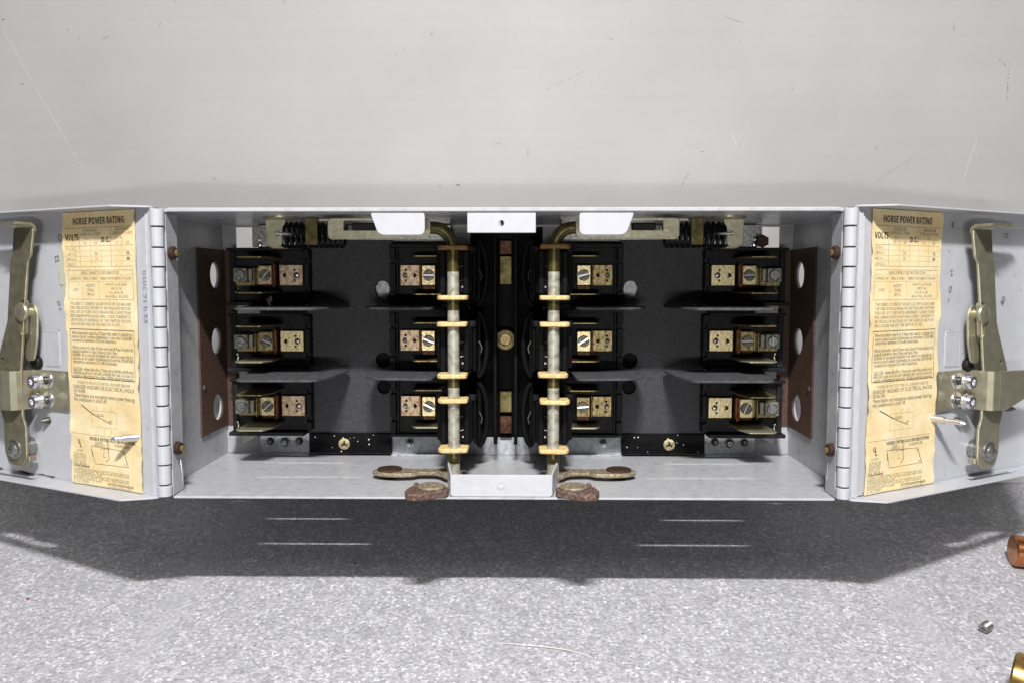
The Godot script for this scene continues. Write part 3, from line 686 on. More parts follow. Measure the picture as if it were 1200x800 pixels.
func spring_mechanism(_s: float) -> void:
	# slotted slide plate behind the white tab
	var st := mb()
	plate(st, up_plane(-0.031), rounded([[0.0505, 0.1755], [0.1225, 0.1740], [0.1225, 0.1890], [0.0505, 0.1888]], 0.004, 5), [rrect(0.0885, 0.1802, 0.1115, 0.1872, 0.0006, 2)], 0.0020, 0.0004)
	part("slide_plate", st, M.chromate, unit)
	st = mb(); box(st, Vector3(0.1085, 0.1872, -0.056), Vector3(0.1295, 0.1890, -0.033), 0.0005); part("slide_flange", st, M.chromate, unit)
	st = mb(); box(st, Vector3(0.091, 0.1812, -0.046), Vector3(0.108, 0.1865, -0.040), 0.001); part("slide_block", st, M.pin_dark, unit)
	# coil spring with its guide plates
	st = mb(); var pts := []; var turns := 12
	for k in turns * 14 + 1:
		var t := TAU * k / 14.0
		pts.append(Vector3(0.1165 + 0.0470 * k / (turns * 14.0), 0.1790 + 0.0088 * sin(t), -0.062 + 0.0088 * cos(t)))
	tube(st, pts, 0.00125, 7)
	part("coil_spring", st, M.spring, unit)
	st = mb(); plate(st, up_plane(-0.0495), rrect(0.1342, 0.1712, 0.1432, 0.1905, 0.0008, 2), [], 0.0016, 0.0003); part("guide_plate", st, M.chromate_dark, unit)
	st = mb()
	plate(st, up_plane(-0.0500), rounded([[0.1600, 0.1700], [0.1715, 0.1700], [0.1722, 0.1910], [0.1575, 0.1910], [0.1575, 0.1870], [0.1600, 0.1840]], 0.004, 4), [circ(Vector2(0.1628, 0.1795), 0.0019, 14)], 0.0016, 0.0003)
	box(st, Vector3(0.1600, 0.1690, -0.066), Vector3(0.1690, 0.1703, -0.050), 0.0004)
	part("anchor_bracket", st, M.chromate, unit)
	st = mb(); tube(st, [Vector3(0.1640, 0.1795, -0.047), Vector3(0.1585, 0.1792, -0.049), Vector3(0.1540, 0.1795, -0.055)], 0.0010, 8)
	part("anchor_pin", st, M.bright_steel, unit)
	st = mb(); lathe(st, along(Vector3(0.1615, TOP, -0.052), Vector3(0.1615, TOP - 0.01, -0.052)), [Vector2(0.0125, 0), Vector2(0.0125, 0.0012), Vector2(0.010, 0.0024), Vector2(0, 0.0028)], 26)
	part("rivet_head", st, M.chromate, unit)
	# plated bracket carrying it, at the back
	st = mb(); box(st, Vector3(0.168, 0.1728, -0.128), Vector3(0.2072, 0.1905, -0.126), 0.0003)
	box(st, Vector3(0.045, 0.1785, -0.128), Vector3(0.168, 0.1905, -0.126), 0.0003)
	var br := part("spring_bracket", st, M.steel, unit)
	for q in [[0.2005, 0.1745, 0.0024], [0.2012, 0.1785, 0.0014]]:
		st = mb(); var p := Vector3(q[0], q[1], -0.126)
		lathe(st, along(p, p + Vector3(0, 0, 1)), [Vector2(q[2], 0), Vector2(q[2], 0.002), Vector2(q[2] * 0.6, 0.0032), Vector2(0, 0.0034)], 14)
		part("screw", st, M.bright_steel, br)
	# painted tab hanging from the lip
	st = mb()
	plate(st, up_plane(-0.0030), rounded([[0.0512, TOP + 0.0002], [0.0512, 0.1756], [0.0820, 0.1756], [0.0880, TOP + 0.0002]], 0.0042, 6), [], 0.0016, 0.0003)
	part("stop_tab", st, M.paint, unit)

func crank(_s: float) -> void:
	var st := mb()
	plate(st, level(0.0030), rounded([[0.0300, 0.045], [0.0345, 0.034], [0.0420, 0.036], [0.0480, 0.0470], [0.0620, 0.0480], [0.0660, 0.0430], [0.0780, 0.0410], [0.0900, 0.0435], [0.0985, 0.0510], [0.0950, 0.0600], [0.0860, 0.0645], [0.0690, 0.0585], [0.0430, 0.0600], [0.0320, 0.0540]], 0.005), [], 0.0030, 0.0007)
	box(st, Vector3(0.0310, 0.0, -0.052), Vector3(0.0410, 0.0085, -0.036), 0.0022)
	var o := part("crank_arm", st, M.worn, unit)
	st = mb(); var c := Vector3(0.0848, 0.0, -0.0540)
	lathe(st, along(c, c + Vector3.UP), [Vector2(0.0052, 0), Vector2(0.0052, 0.0061), Vector2(0.0090, 0.0061), Vector2(0.0094, 0.0066), Vector2(0.0088, 0.0074), Vector2(0, 0.0078)], 24)
	part("rivet", st, M.rust_dark, o)
	st = mb()
	plate(st, level(0.0008), rounded([[0.0362, 0.0050], [0.0368, -0.003], [0.0440, -0.0085], [0.0525, -0.0150], [0.0628, -0.0150], [0.0655, -0.0040], [0.0632, 0.0070], [0.0560, 0.0105], [0.0440, 0.0130]], 0.0022), [circ(Vector2(0.0575, -0.0095), 0.0016, 10)], 0.0048, 0.0008)
	box(st, Vector3(0.0575, 0.0045, -0.0105), Vector3(0.0610, 0.0075, -0.0060), 0.0008)
	o = part("pivot_link", st, M.rust, unit)
	st = mb(); c = Vector3(0.0482, 0.0058, -0.0020)
	lathe(st, along(c, c + Vector3.UP), [Vector2(0.0095, 0), Vector2(0.0098, 0.0010), Vector2(0.0090, 0.0018), Vector2(0, 0.0020)], 24)
	part("rivet", st, M.worn, o)

func centre() -> void:
	var st := mb()
	plate(st, up_plane(-0.0030), rounded([[-0.0230, TOP + 0.0002], [-0.0230, 0.1770], [0.0224, 0.1770], [0.0224, TOP + 0.0002]], 0.0006, 2), [circ(Vector2(-0.0004, 0.1834), 0.0020, 18)], 0.0016, 0.0003)
	var t := part("catch_tab", st, M.paint, unit)
	st = mb(); box(st, Vector3(-0.004, 0.1800, -0.0042), Vector3(0.004, 0.1870, -0.0034)); part("tab_hole_shade", st, M.pin_dark, t)  # dark plate added behind the hole in place of shade
	# folded bracket on the floor between the two cranks
	st = mb()
	plate(st, up_plane(-0.0012), rrect(-0.0350, 0.0002, 0.0340, 0.0152, 0.0020, 4), [], 0.0014, 0.0003)
	for q in [[-0.0350, -0.0398], [0.0340, 0.0388]]:
		var x0: float = q[0]; var x1: float = q[1]; var inside := Vector3((x0 + x1) / 2 * 0.9, 0.008, -0.016)
		var a := [Vector3(x0, 0.0010, -0.0005), Vector3(x1, 0.0010, -0.0320), Vector3(x1, 0.0165, -0.0320), Vector3(x0, 0.0150, -0.0005)]
		var off := Vector3(0.0012 * signf(x0) * -1, 0, 0)
		quad(st, a[0], a[1], a[2], a[3], a[0] + off * 50); quad(st, a[0] + off, a[1] + off, a[2] + off, a[3] + off, a[0] - off * 50)
		for k in 4: quad(st, a[k], a[(k + 1) % 4], a[(k + 1) % 4] + off, a[k] + off, (a[0] + a[1] + a[2] + a[3]) / 4 + off / 2)
	box(st, Vector3(-0.0345, 0.0008, -0.030), Vector3(0.0335, 0.0020, -0.0012), 0.0002)
	var b := part("latch_bracket", st, M.paint, unit)
	st = mb(); lathe(st, along(Vector3(-0.0008, 0.0085, 0.0002), Vector3(-0.0008, 0.0085, 1)), [Vector2(0.0030, 0), Vector2(0.0030, 0.0003), Vector2(0.0024, 0.0004), Vector2(0, 0.0003)], 20)
	part("dimple", st, M.paint, b)
	# plated plate at the bottom, copper and plated tabs up the middle, brass nut
	st = mb(); box(st, Vector3(-0.0345, 0.0002, -0.1375), Vector3(0.0345, 0.0150, -0.1360), 0.0003)
	var f := part("mounting_foot", st, M.zinc, unit)
	for k in 34:
		st = mb(); var p := Vector3(rng.randf_range(-0.030, 0.026), rng.randf_range(0.001, 0.0145), -0.136)
		cyl(st, p, p + Vector3(0, 0, 0.00012), rng.randf_range(0.00015, 0.0004), 6); part("dirt_speck", st, M.crumb, f)
	for q in [["copper_tab", M.copper_dark, 0.1670, 0.1782], ["plated_tab", M.chromate_dark, 0.1425, 0.1655], ["plated_tab", M.chromate_dark, 0.0375, 0.0545], ["copper_tab", M.copper_dark, 0.0200, 0.0340]]:
		st = mb(); box(st, Vector3(-0.0052, q[2], -0.1385), Vector3(0.0046, q[3], -0.1280), 0.0004); part(q[0], st, q[1], unit)
	st = mb(); var c := Vector3(-0.0006, 0.0975, -0.134)
	lathe(st, along(c, c + Vector3(0, 0, 1)), [Vector2(0.0085, 0), Vector2(0.0085, 0.008), Vector2(0.0078, 0.009), Vector2(0.0050, 0.0094), Vector2(0.0044, 0.006), Vector2(0, 0.006)], 24)
	part("bus_nut", st, M.brass_dull, unit)
	st = mb(); box(st, Vector3(-0.030, 0.016, -0.1425), Vector3(0.030, TOP - 0.002, -0.139)); part("black_back_sheet", st, M.black, unit)  # black sheet across the dark gap in the middle
	for s in [-1.0, 1.0]:
		mirror = s; st = mb(); box(st, Vector3(0.0068, 0.016, -0.139), Vector3(0.0095, TOP - 0.012, -0.100), 0.0005); part("centre_barrier", st, M.black, unit); mirror = 1.0
	# rust brown hexagon bolt, on the right-hand side only
	st = mb(); var hb := at_z(893, 283, -0.118)
	cyl(st, hb, hb + Vector3(0, 0, 0.004), 0.0052, 6, 0.0006); cyl(st, hb + Vector3(0, 0, -0.0245), hb, 0.0026, 10)
	part("hexagon_bolt", st, M.rust_dark, unit)

# ------------------------------------------------------------------ doors
func door(s: float, ang: float, tex: Texture2D) -> void:
	var d := group_node("door", unit, Vector3(s * HINGE_X, 0, HINGE_Z))
	d.rotation.y = ang if s > 0 else -ang      # swung back past straight
	mirror = s
	var w := 0.213; var h := 0.1935; var fl := 0.0180; var st := mb()
	# sheet with cut-outs at the hinge for the jamb's knuckles
	var edges := [243.5, 265.5, 290.0, 313.0, 337.0, 359.5, 384.0, 407.0, 430.0, 452.5, 476.0, 500.0, 522.5, 545.5, 569.0, 586.0]
	var ys := []
	for e in edges: ys.append(clampf(at_z(196, e, HINGE_Z + 0.004).y, 0.0006, h - 0.0002))
	var outl := []
	outl.append([w, 0.0]); outl.append([w, h])
	outl.append([0.0048, h])
	for k in range(0, 15):
		var on: bool = k % 2 == 0
		var x0: float = 0.0035 if on else 0.0070
		outl.append([x0, ys[k] - (0.0002 if k else 0.0)]); outl.append([x0, ys[k + 1]])
	outl.append([0.0035, 0.0])
	var poly := PackedVector2Array()
	for p in outl:
		var v := Vector2(p[0], p[1])
		if poly.is_empty() or poly[poly.size() - 1].distance_to(v) > 1e-5: poly.append(v)
	plate(st, up_plane(-0.0014), poly, [], 0.0014)
	part("door_sheet", st, M.paint, d)
	# turned-in flanges along the bottom, the top and the free edge
	for q in [[-0.0012, 0.0], [h, h + 0.0012]]:
		st = mb(); plate(st, level(q[0]), rounded([[0.005, 0.0014], [0.006, -0.003], [0.022, -fl], [w, -fl], [w, 0.0014]], 0.0015, 2), [] if q[0] > 0 else [rrect(0.128, -0.0095, 0.186, -0.0030, 0.003, 3)], 0.0012, 0.0002)  # bottom one slotted to let a streak of light onto the bench
		part("flange", st, M.paint, d)
	st = mb(); box(st, Vector3(w, -0.0012, -0.0014), Vector3(w + 0.0012, h + 0.0012, fl)); part("flange", st, M.paint, d)
	# hinge knuckles, alternately of door and jamb
	for k in range(0, 15):
		st = mb()
		var a := Vector3(0.0, ys[k + 1] + 0.0005, 0.0); var b := Vector3(0.0, ys[k] - 0.0005, 0.0); var kr := 0.0047 if k % 2 == 0 else 0.0042
		lathe(st, along(a, b), [Vector2(0.0015, 0), Vector2(kr - 0.0003, 0), Vector2(kr, 0.0003), Vector2(kr, a.distance_to(b) - 0.0003), Vector2(kr - 0.0003, a.distance_to(b)), Vector2(0.0015, a.distance_to(b))], 18)
		if k % 2 == 1: box(st, Vector3(0.0030, a.y + 0.0003, -0.0014), Vector3(0.0061, b.y - 0.0003, 0.0002), 0.0002)
		part("hinge_knuckle", st, M.paint, d)
	st = mb(); cyl(st, Vector3(0, 0.0004, 0), Vector3(0, h - 0.0004, 0), 0.0020, 12); part("hinge_pin", st, M.old_steel, d)
	# raised blank beside the label
	st = mb()
	var em := []
	for v in rrect(0.104, 0.0835, 0.1215, 0.1085, 0.002, 3): em.append(Vector3(v.x, v.y, 0.0))
	em.append(em[0]); tube(st, em, 0.0004, 6)
	plate(st, up_plane(0.0), rrect(0.1045, 0.084, 0.121, 0.108, 0.002, 3), [], 0.0004, 0.0002)
	part("raised_blank", st, M.paint, d)
	lever(d, s)
	# bracket bolted beside the label and folded out over the lever
	st = mb(); var bw := 0.0285; var b0 := 0.0522
	var pf := Transform3D(Basis(Vector3(1, 0, 0), Vector3(0, 0, 1), Vector3(0, -1, 0)), Vector3(0, b0 + bw, 0))
	fold(st, pf, [[0.0952, 0.0010], [0.1265, 0.0010], [0.1305, 0.0035], [0.1325, 0.0150], [0.1345, 0.0182], [0.1400, 0.0195]], 0.0017, bw)
	var ta := Transform3D(Basis(Vector3(cos(0.14), 0, sin(0.14)), Vector3(0, 1, 0), Vector3(-sin(0.14), 0, cos(0.14))), Vector3(0.1396, b0, 0.0186))
	plate(st, ta, rounded([[0, 0], [0.0075, 0.0], [0.0420, 0.0135], [0.0420, 0.0285], [0, 0.0285]], 0.001, 2), [], 0.0017, 0.0003)
	var br := part("lever_bracket", st, M.chromate, d)
	for y in [0.0735, 0.0590]:
		var c := Vector3(0.1165, y, 0.0018)
		st = mb()
		lathe(st, along(c, c + Vector3(0, 0, 1)), [Vector2(0.0062, 0), Vector2(0.0064, 0.0006), Vector2(0.0060, 0.0014), Vector2(0.0032, 0.0016)], 22); part("washer", st, M.bright_steel, br)
		st = mb(); cyl(st, c + Vector3(0, 0, 0.0014), c + Vector3(0, 0, 0.0105), 0.0028, 14); part("bolt", st, M.old_steel, br)
		st = mb(); var e := c + Vector3(0, 0, 0.0072)
		lathe(st, along(e, e + Vector3(0, 0, 1)), [Vector2(0.0028, 0), Vector2(0.0058, 0), Vector2(0.0060, 0.0008), Vector2(0.0056, 0.0014), Vector2(0.0050, 0.0015), Vector2(0.0052, 0.0040), Vector2(0.0044, 0.0058), Vector2(0.0022, 0.0060), Vector2(0.0020, 0.0046), Vector2(0, 0.0046)], 22)
		part("nut", st, M.bright_steel, br)
	# spring pin and screw tips
	var pin := Vector3(0.0905, 0.0478, 0.0) if s > 0 else Vector3(0.0235, 0.0390, 0.0)
	st = mb(); var tip := pin + (Vector3(0.004, -0.001, 0.024) if s > 0 else Vector3(0.011, 0.0, 0.014))
	lathe(st, along(pin, tip), [Vector2(0.0026, 0), Vector2(0.0026, 0.010), Vector2(0.0019, 0.0102), Vector2(0.0017, pin.distance_to(tip) - 0.003), Vector2(0.0003, pin.distance_to(tip)), Vector2(0, pin.distance_to(tip))], 14)
	part("spring_pin", st, M.bright_steel, d)
	for q in [[0.1195, 0.0435], [0.1840, 0.0480]]:
		st = mb(); var p := Vector3(q[0], q[1], 0)
		lathe(st, along(p, p + Vector3(0.0010, 0, 0.006)), [Vector2(0.0027, 0), Vector2(0.0024, 0.0016), Vector2(0.0014, 0.0045), Vector2(0.0006, 0.0062), Vector2(0, 0.0064)], 12)
		part("screw_tip", st, M.old_steel, d)
	mirror = 1.0
	grime(d, s)
	label_sheet(d, s, tex)
	marks(d, s)

func blotch(st, c: Vector2, rx: float, ry: float, z := 0.00012, xf := Transform3D()) -> void:   # a ragged thin patch
	var o := PackedVector2Array(); var n := 22
	for k in n: o.append(c + Vector2(cos(TAU * k / n) * rx, sin(TAU * k / n) * ry) * rng.randf_range(0.55, 1.15))
	plate(st, xf, o, [], z)
func grime(d: Node3D, s: float) -> void:
	mirror = s
	# greenish yellow smears beside and above the labels
	for q in ([[0.0985, 0.1540, 0.0050, 0.016], [0.0965, 0.1370, 0.0040, 0.006], [0.1475, 0.0075, 0.006, 0.004]] if s < 0 else [[0.0950, 0.1905, 0.0045, 0.002]]):
		var st := mb(); blotch(st, Vector2(q[0], q[1]), q[2], q[3]); part("yellow_smear", st, M.stain, d)
	# brown grime in the fold of the bottom flange, and scuffs
	for k in 16:
		var st := mb(); var x := rng.randf_range(0.10, 0.205) if s < 0 else rng.randf_range(0.015, 0.10)
		blotch(st, Vector2(x, rng.randf_range(0.0004, 0.0020)), rng.randf_range(0.0012, 0.0060), 0.0005); part("grime_patch", st, M.grime, d)
	for k in 14:
		var st := mb(); blotch(st, Vector2(rng.randf_range(0.10, 0.205), rng.randf_range(0.004, 0.185)), rng.randf_range(0.0002, 0.0009), rng.randf_range(0.0002, 0.0006)); part("scuff", st, M.grime, d)
	mirror = 1.0

func lever(d: Node3D, _s: float) -> void:
	var st := mb(); var z := 0.0105
	plate(st, up_plane(z), rounded([[0.1120, 0.1815], [0.1345, 0.1825], [0.1375, 0.1615], [0.1395, 0.1590], [0.1455, 0.1150], [0.1620, 0.0790], [0.1600, 0.0620], [0.1570, 0.0460], [0.1545, 0.0430], [0.1545, 0.0180], [0.1500, 0.0085], [0.1345, 0.0080], [0.1285, 0.0150], [0.1285, 0.0395], [0.1318, 0.0445], [0.1318, 0.0800], [0.1200, 0.1585], [0.1165, 0.1615]], 0.0030, 4),
		[rounded([[0.1250, 0.1045], [0.1310, 0.1045], [0.1295, 0.1300], [0.1225, 0.1300]], 0.0026, 5), circ(Vector2(0.1530, 0.0860), 0.0018, 12)], 0.0021, 0.0005)
	box(st, Vector3(0.1288, 0.0120, 0.0046), Vector3(0.1540, 0.0160, z), 0.0005)
	var o := part("door_lever", st, M.chromate if _s > 0 else M.chromate_worn, d)
	o.rotation.z = 0.0 if _s > 0 else -0.012
	# tongue turned out at the top
	st = mb(); var c := Vector3(0.1235, 0.1825, z)
	fold(st, Transform3D(Basis(Vector3(0, 0, 1), Vector3(0, 1, 0), Vector3(1, 0, 0)), Vector3(0.1122, 0, 0)), [[z + 0.0006, 0.1790], [z + 0.0010, 0.1822], [z + 0.0034, 0.1840], [z + 0.016, 0.1842]], 0.0020, 0.0222)
	plate(st, level(0.1832), rounded([[0.1330, -z - 0.003], [0.1330, -z - 0.015], [0.1480, -z - 0.012], [0.1640, -z - 0.008], [0.1640, -z - 0.0045], [0.1470, -z - 0.004]], 0.0015, 3), [], 0.0018, 0.0003)
	part("lever_tongue", st, M.chromate, o)
	st = mb(); c = Vector3(0.1272, 0.1215, z - 0.004)
	lathe(st, along(c, c + Vector3(0, 0, 1)), [Vector2(0.0040, 0), Vector2(0.0040, 0.0062), Vector2(0.0066, 0.0062), Vector2(0.0068, 0.0072), Vector2(0.0062, 0.0084), Vector2(0.0030, 0.0092), Vector2(0, 0.0093)], 24)
	part("guide_rivet", st, M.chromate, o)
	st = mb(); c = Vector3(0.1415, 0.0205, 0.0)
	lathe(st, along(c, c + Vector3(0, 0, 1)), [Vector2(0.0072, 0), Vector2(0.0072, z + 0.002), Vector2(0.0076, z + 0.0022), Vector2(0.0072, z + 0.0034), Vector2(0.0050, z + 0.0040), Vector2(0.0048, z + 0.0052), Vector2(0.0030, z + 0.0064), Vector2(0, z + 0.0068)], 26)
	part("pivot_rivet", st, M.steel, o)
	# second leaf under the lever, and the dark stop button
	st = mb(); plate(st, up_plane(0.0062), rounded([[0.1215, 0.1275], [0.1178, 0.1200], [0.1195, 0.1020], [0.1240, 0.0860], [0.1330, 0.0860], [0.1350, 0.1275]], 0.003), [], 0.0016, 0.0003)
	part("under_leaf", st, M.chromate, o)
	for q in [[0.1290, 0.0845, 0.0050], [0.1478, 0.0985, 0.0062]]:
		st = mb(); c = Vector3(q[0], q[1], 0); cyl(st, c, c + Vector3(0, 0, 0.0045), q[2], 18, 0.001); part("stop_button", st, M.pin_dark, o)

func label_sheet(d: Node3D, s: float, tex: Texture2D) -> void:
	# the paper, wavy and slightly loose at its edges
	var st := mb(); var nx := 12; var ny := 40; var x0 := 0.0195; var x1 := 0.0935; var y0 := 0.0006; var y1 := 0.1930
	var f := FastNoiseLite.new(); f.seed = 61 if s < 0 else 67; f.frequency = 18.0
	var pt := func(i: int, j: int) -> Vector3:
		var u := float(i) / nx; var v := float(j) / ny
		var edge: float = pow(absf(u - 0.5) * 2.0, 6.0)
		var wav := f.get_noise_2d(u * 0.08, v * 0.19)
		var xx: float = lerp(x0, x1, u) + edge * signf(u - 0.5) * f.get_noise_2d(7.0 + u, v * 0.5) * 0.0006
		var yy: float = lerp(y0, y1, v)
		return Vector3(s * xx, yy, 0.0015 + 0.0011 * wav + edge * 0.0026 * maxf(0.0, f.get_noise_2d(u * 3.0, v * 0.7)))
	var pts := {}; var nrm := {}
	for i in nx + 1:
		for j in ny + 1: pts[Vector2i(i, j)] = pt.call(i, j)
	for i in nx + 1:
		for j in ny + 1:
			var du: Vector3 = pts[Vector2i(min(i + 1, nx), j)] - pts[Vector2i(max(i - 1, 0), j)]
			var dv: Vector3 = pts[Vector2i(i, min(j + 1, ny))] - pts[Vector2i(i, max(j - 1, 0))]
			var n := du.cross(dv).normalized()
			nrm[Vector2i(i, j)] = n if n.z > 0 else -n
	var uv := func(i: int, j: int) -> Vector2:
		var u := float(i) / nx
		return Vector2(u if s > 0 else 1.0 - u, 1.0 - float(j) / ny)
	for i in nx:
		for j in ny:
			var a := Vector2i(i, j); var b := Vector2i(i + 1, j); var c := Vector2i(i + 1, j + 1); var e := Vector2i(i, j + 1)
			tri(st, pts[a], pts[b], pts[c], nrm[a], nrm[b], nrm[c], uv.call(i, j), uv.call(i + 1, j), uv.call(i + 1, j + 1))
			tri(st, pts[a], pts[c], pts[e], nrm[a], nrm[c], nrm[e], uv.call(i, j), uv.call(i + 1, j + 1), uv.call(i, j + 1))
	# its underside and edge
	var dz := Vector3(0, 0, -0.00022); var bk := Vector3(0, 0, -1)
	for i in nx:
		for j in ny:
			var a := Vector2i(i, j); var b := Vector2i(i + 1, j); var c := Vector2i(i + 1, j + 1); var e := Vector2i(i, j + 1); var k := Vector2(0.02, 0.99)
			tri(st, pts[a] + dz, pts[b] + dz, pts[c] + dz, bk, bk, bk, k, k, k); tri(st, pts[a] + dz, pts[c] + dz, pts[e] + dz, bk, bk, bk, k, k, k)
	var m := mat(Color(1, 1, 1), 0.55); m.albedo_texture = tex
	var o := part("rating_label", st, m, d)
	o.set_meta("label", "yellowed paper rating label with printed tables and diagrams")

func text_mesh(t: String, size: float, bold := false) -> TextMesh:
	var f := SystemFont.new(); f.font_names = PackedStringArray(["Droid Sans"])
	if bold: f.font_weight = 700
	var tm := TextMesh.new(); tm.text = t; tm.font = f; tm.font_size = 32; tm.pixel_size = size / 32.0; tm.depth = 0.0
	return tm
func marks(d: Node3D, s: float) -> void:
	# marker writing on the paint
	var put := func(t: String, x: float, y: float, size: float, turn: float, m: Material):
		var o := part("handwriting", text_mesh(t, size), m, d)
		o.position = Vector3(s * x, y, 0.0003); o.rotation.z = turn
	if s < 0:
		put.call("XX 9 16 2019", 0.0125, 0.1345, 0.0062, PI / 2, M.blue_marker)
		put.call("O", 0.0990, 0.1760, 0.0060, 0.3, M.marker)
		put.call("ZZ", 0.1030, 0.1610, 0.0050, 0.2, M.marker)
		put.call("0", 0.1030, 0.1290, 0.0050, 0.8, M.marker)
		put.call("\"", 0.1025, 0.1235, 0.0060, -0.4, M.marker)
		put.call("-", 0.1045, 0.1100, 0.0050, 0.0, M.marker)
	else:
		put.call("8", 0.1075, 0.1850, 0.0056, 0.2, M.marker)
		put.call("'", 0.1050, 0.1650, 0.0056, 0.4, M.marker)
		put.call("2'", 0.1090, 0.1510, 0.0056, 0.3, M.marker)
		put.call("0", 0.1075, 0.1390, 0.0062, -0.3, M.marker)
		put.call("1", 0.1060, 0.1310, 0.0044, -0.5, M.marker)
		put.call("40", 0.1730, 0.1300, 0.0062, 1.1, M.marker)
		put.call("II.", 0.1735, 0.1800, 0.0060, 1.5, M.marker)
		put.call("- .", 0.1100, 0.1105, 0.0050, 0.0, M.marker)
		put.call("HS . .!", 0.1570, 0.0070, 0.0056, 0.05, M.marker)

# ------------------------------------------------------------------ the printed label
var ink: PackedByteArray
const LW := 640
const LH := 1680
func dot(x: int, y: int, v: int) -> void:
	if x >= 0 and y >= 0 and x < LW and y < LH: ink[y * LW + x] = maxi(ink[y * LW + x], v)
func rule(x0: float, y0: float, x1: float, y1: float, w := 3, v := 150) -> void:
	var n := int(max(absf(x1 - x0), absf(y1 - y0))) + 1
	for k in n + 1:
		var p := Vector2(x0, y0).lerp(Vector2(x1, y1), float(k) / n)
		for i in w:
			for j in w: dot(int(p.x) + i - w / 2, int(p.y) + j - w / 2, v)
func printed(t: String, x: float, y: float, h: float, fit := 0.0, v := 190, centred := false, bold := false) -> void:
	# glyph outlines of the font, filled into the ink layer; y is the middle of the line
	var tm := text_mesh(t, h, bold); var arr := tm.get_mesh_arrays()
	var vs: PackedVector3Array = arr[Mesh.ARRAY_VERTEX]; var ix: PackedInt32Array = arr[Mesh.ARRAY_INDEX]
	if vs.is_empty(): return
	var lo := 1e9; var hi := -1e9
	for p in vs: lo = min(lo, p.x); hi = max(hi, p.x)
	var kx: float = fit / (hi - lo) if fit > 0.0 else 1.0
	var ox: float = x - (lo + hi) / 2 * kx if centred else x - lo * kx
	for k in range(0, ix.size(), 3):
		var a := Vector2(ox + vs[ix[k]].x * kx, y - vs[ix[k]].y); var b := Vector2(ox + vs[ix[k + 1]].x * kx, y - vs[ix[k + 1]].y); var c := Vector2(ox + vs[ix[k + 2]].x * kx, y - vs[ix[k + 2]].y)
		var den := (b.y - c.y) * (a.x - c.x) + (c.x - b.x) * (a.y - c.y)
		if absf(den) < 1e-6: continue
		for yy in range(int(floor(min(a.y, min(b.y, c.y)))), int(ceil(max(a.y, max(b.y, c.y)))) + 1):
			for xx in range(int(floor(min(a.x, min(b.x, c.x)))), int(ceil(max(a.x, max(b.x, c.x)))) + 1):
				var w0 := ((b.y - c.y) * (xx - c.x) + (c.x - b.x) * (yy - c.y)) / den
				var w1 := ((c.y - a.y) * (xx - c.x) + (a.x - c.x) * (yy - c.y)) / den
				if w0 > -0.12 and w1 > -0.12 and w0 + w1 < 1.12: dot(xx, yy, v)
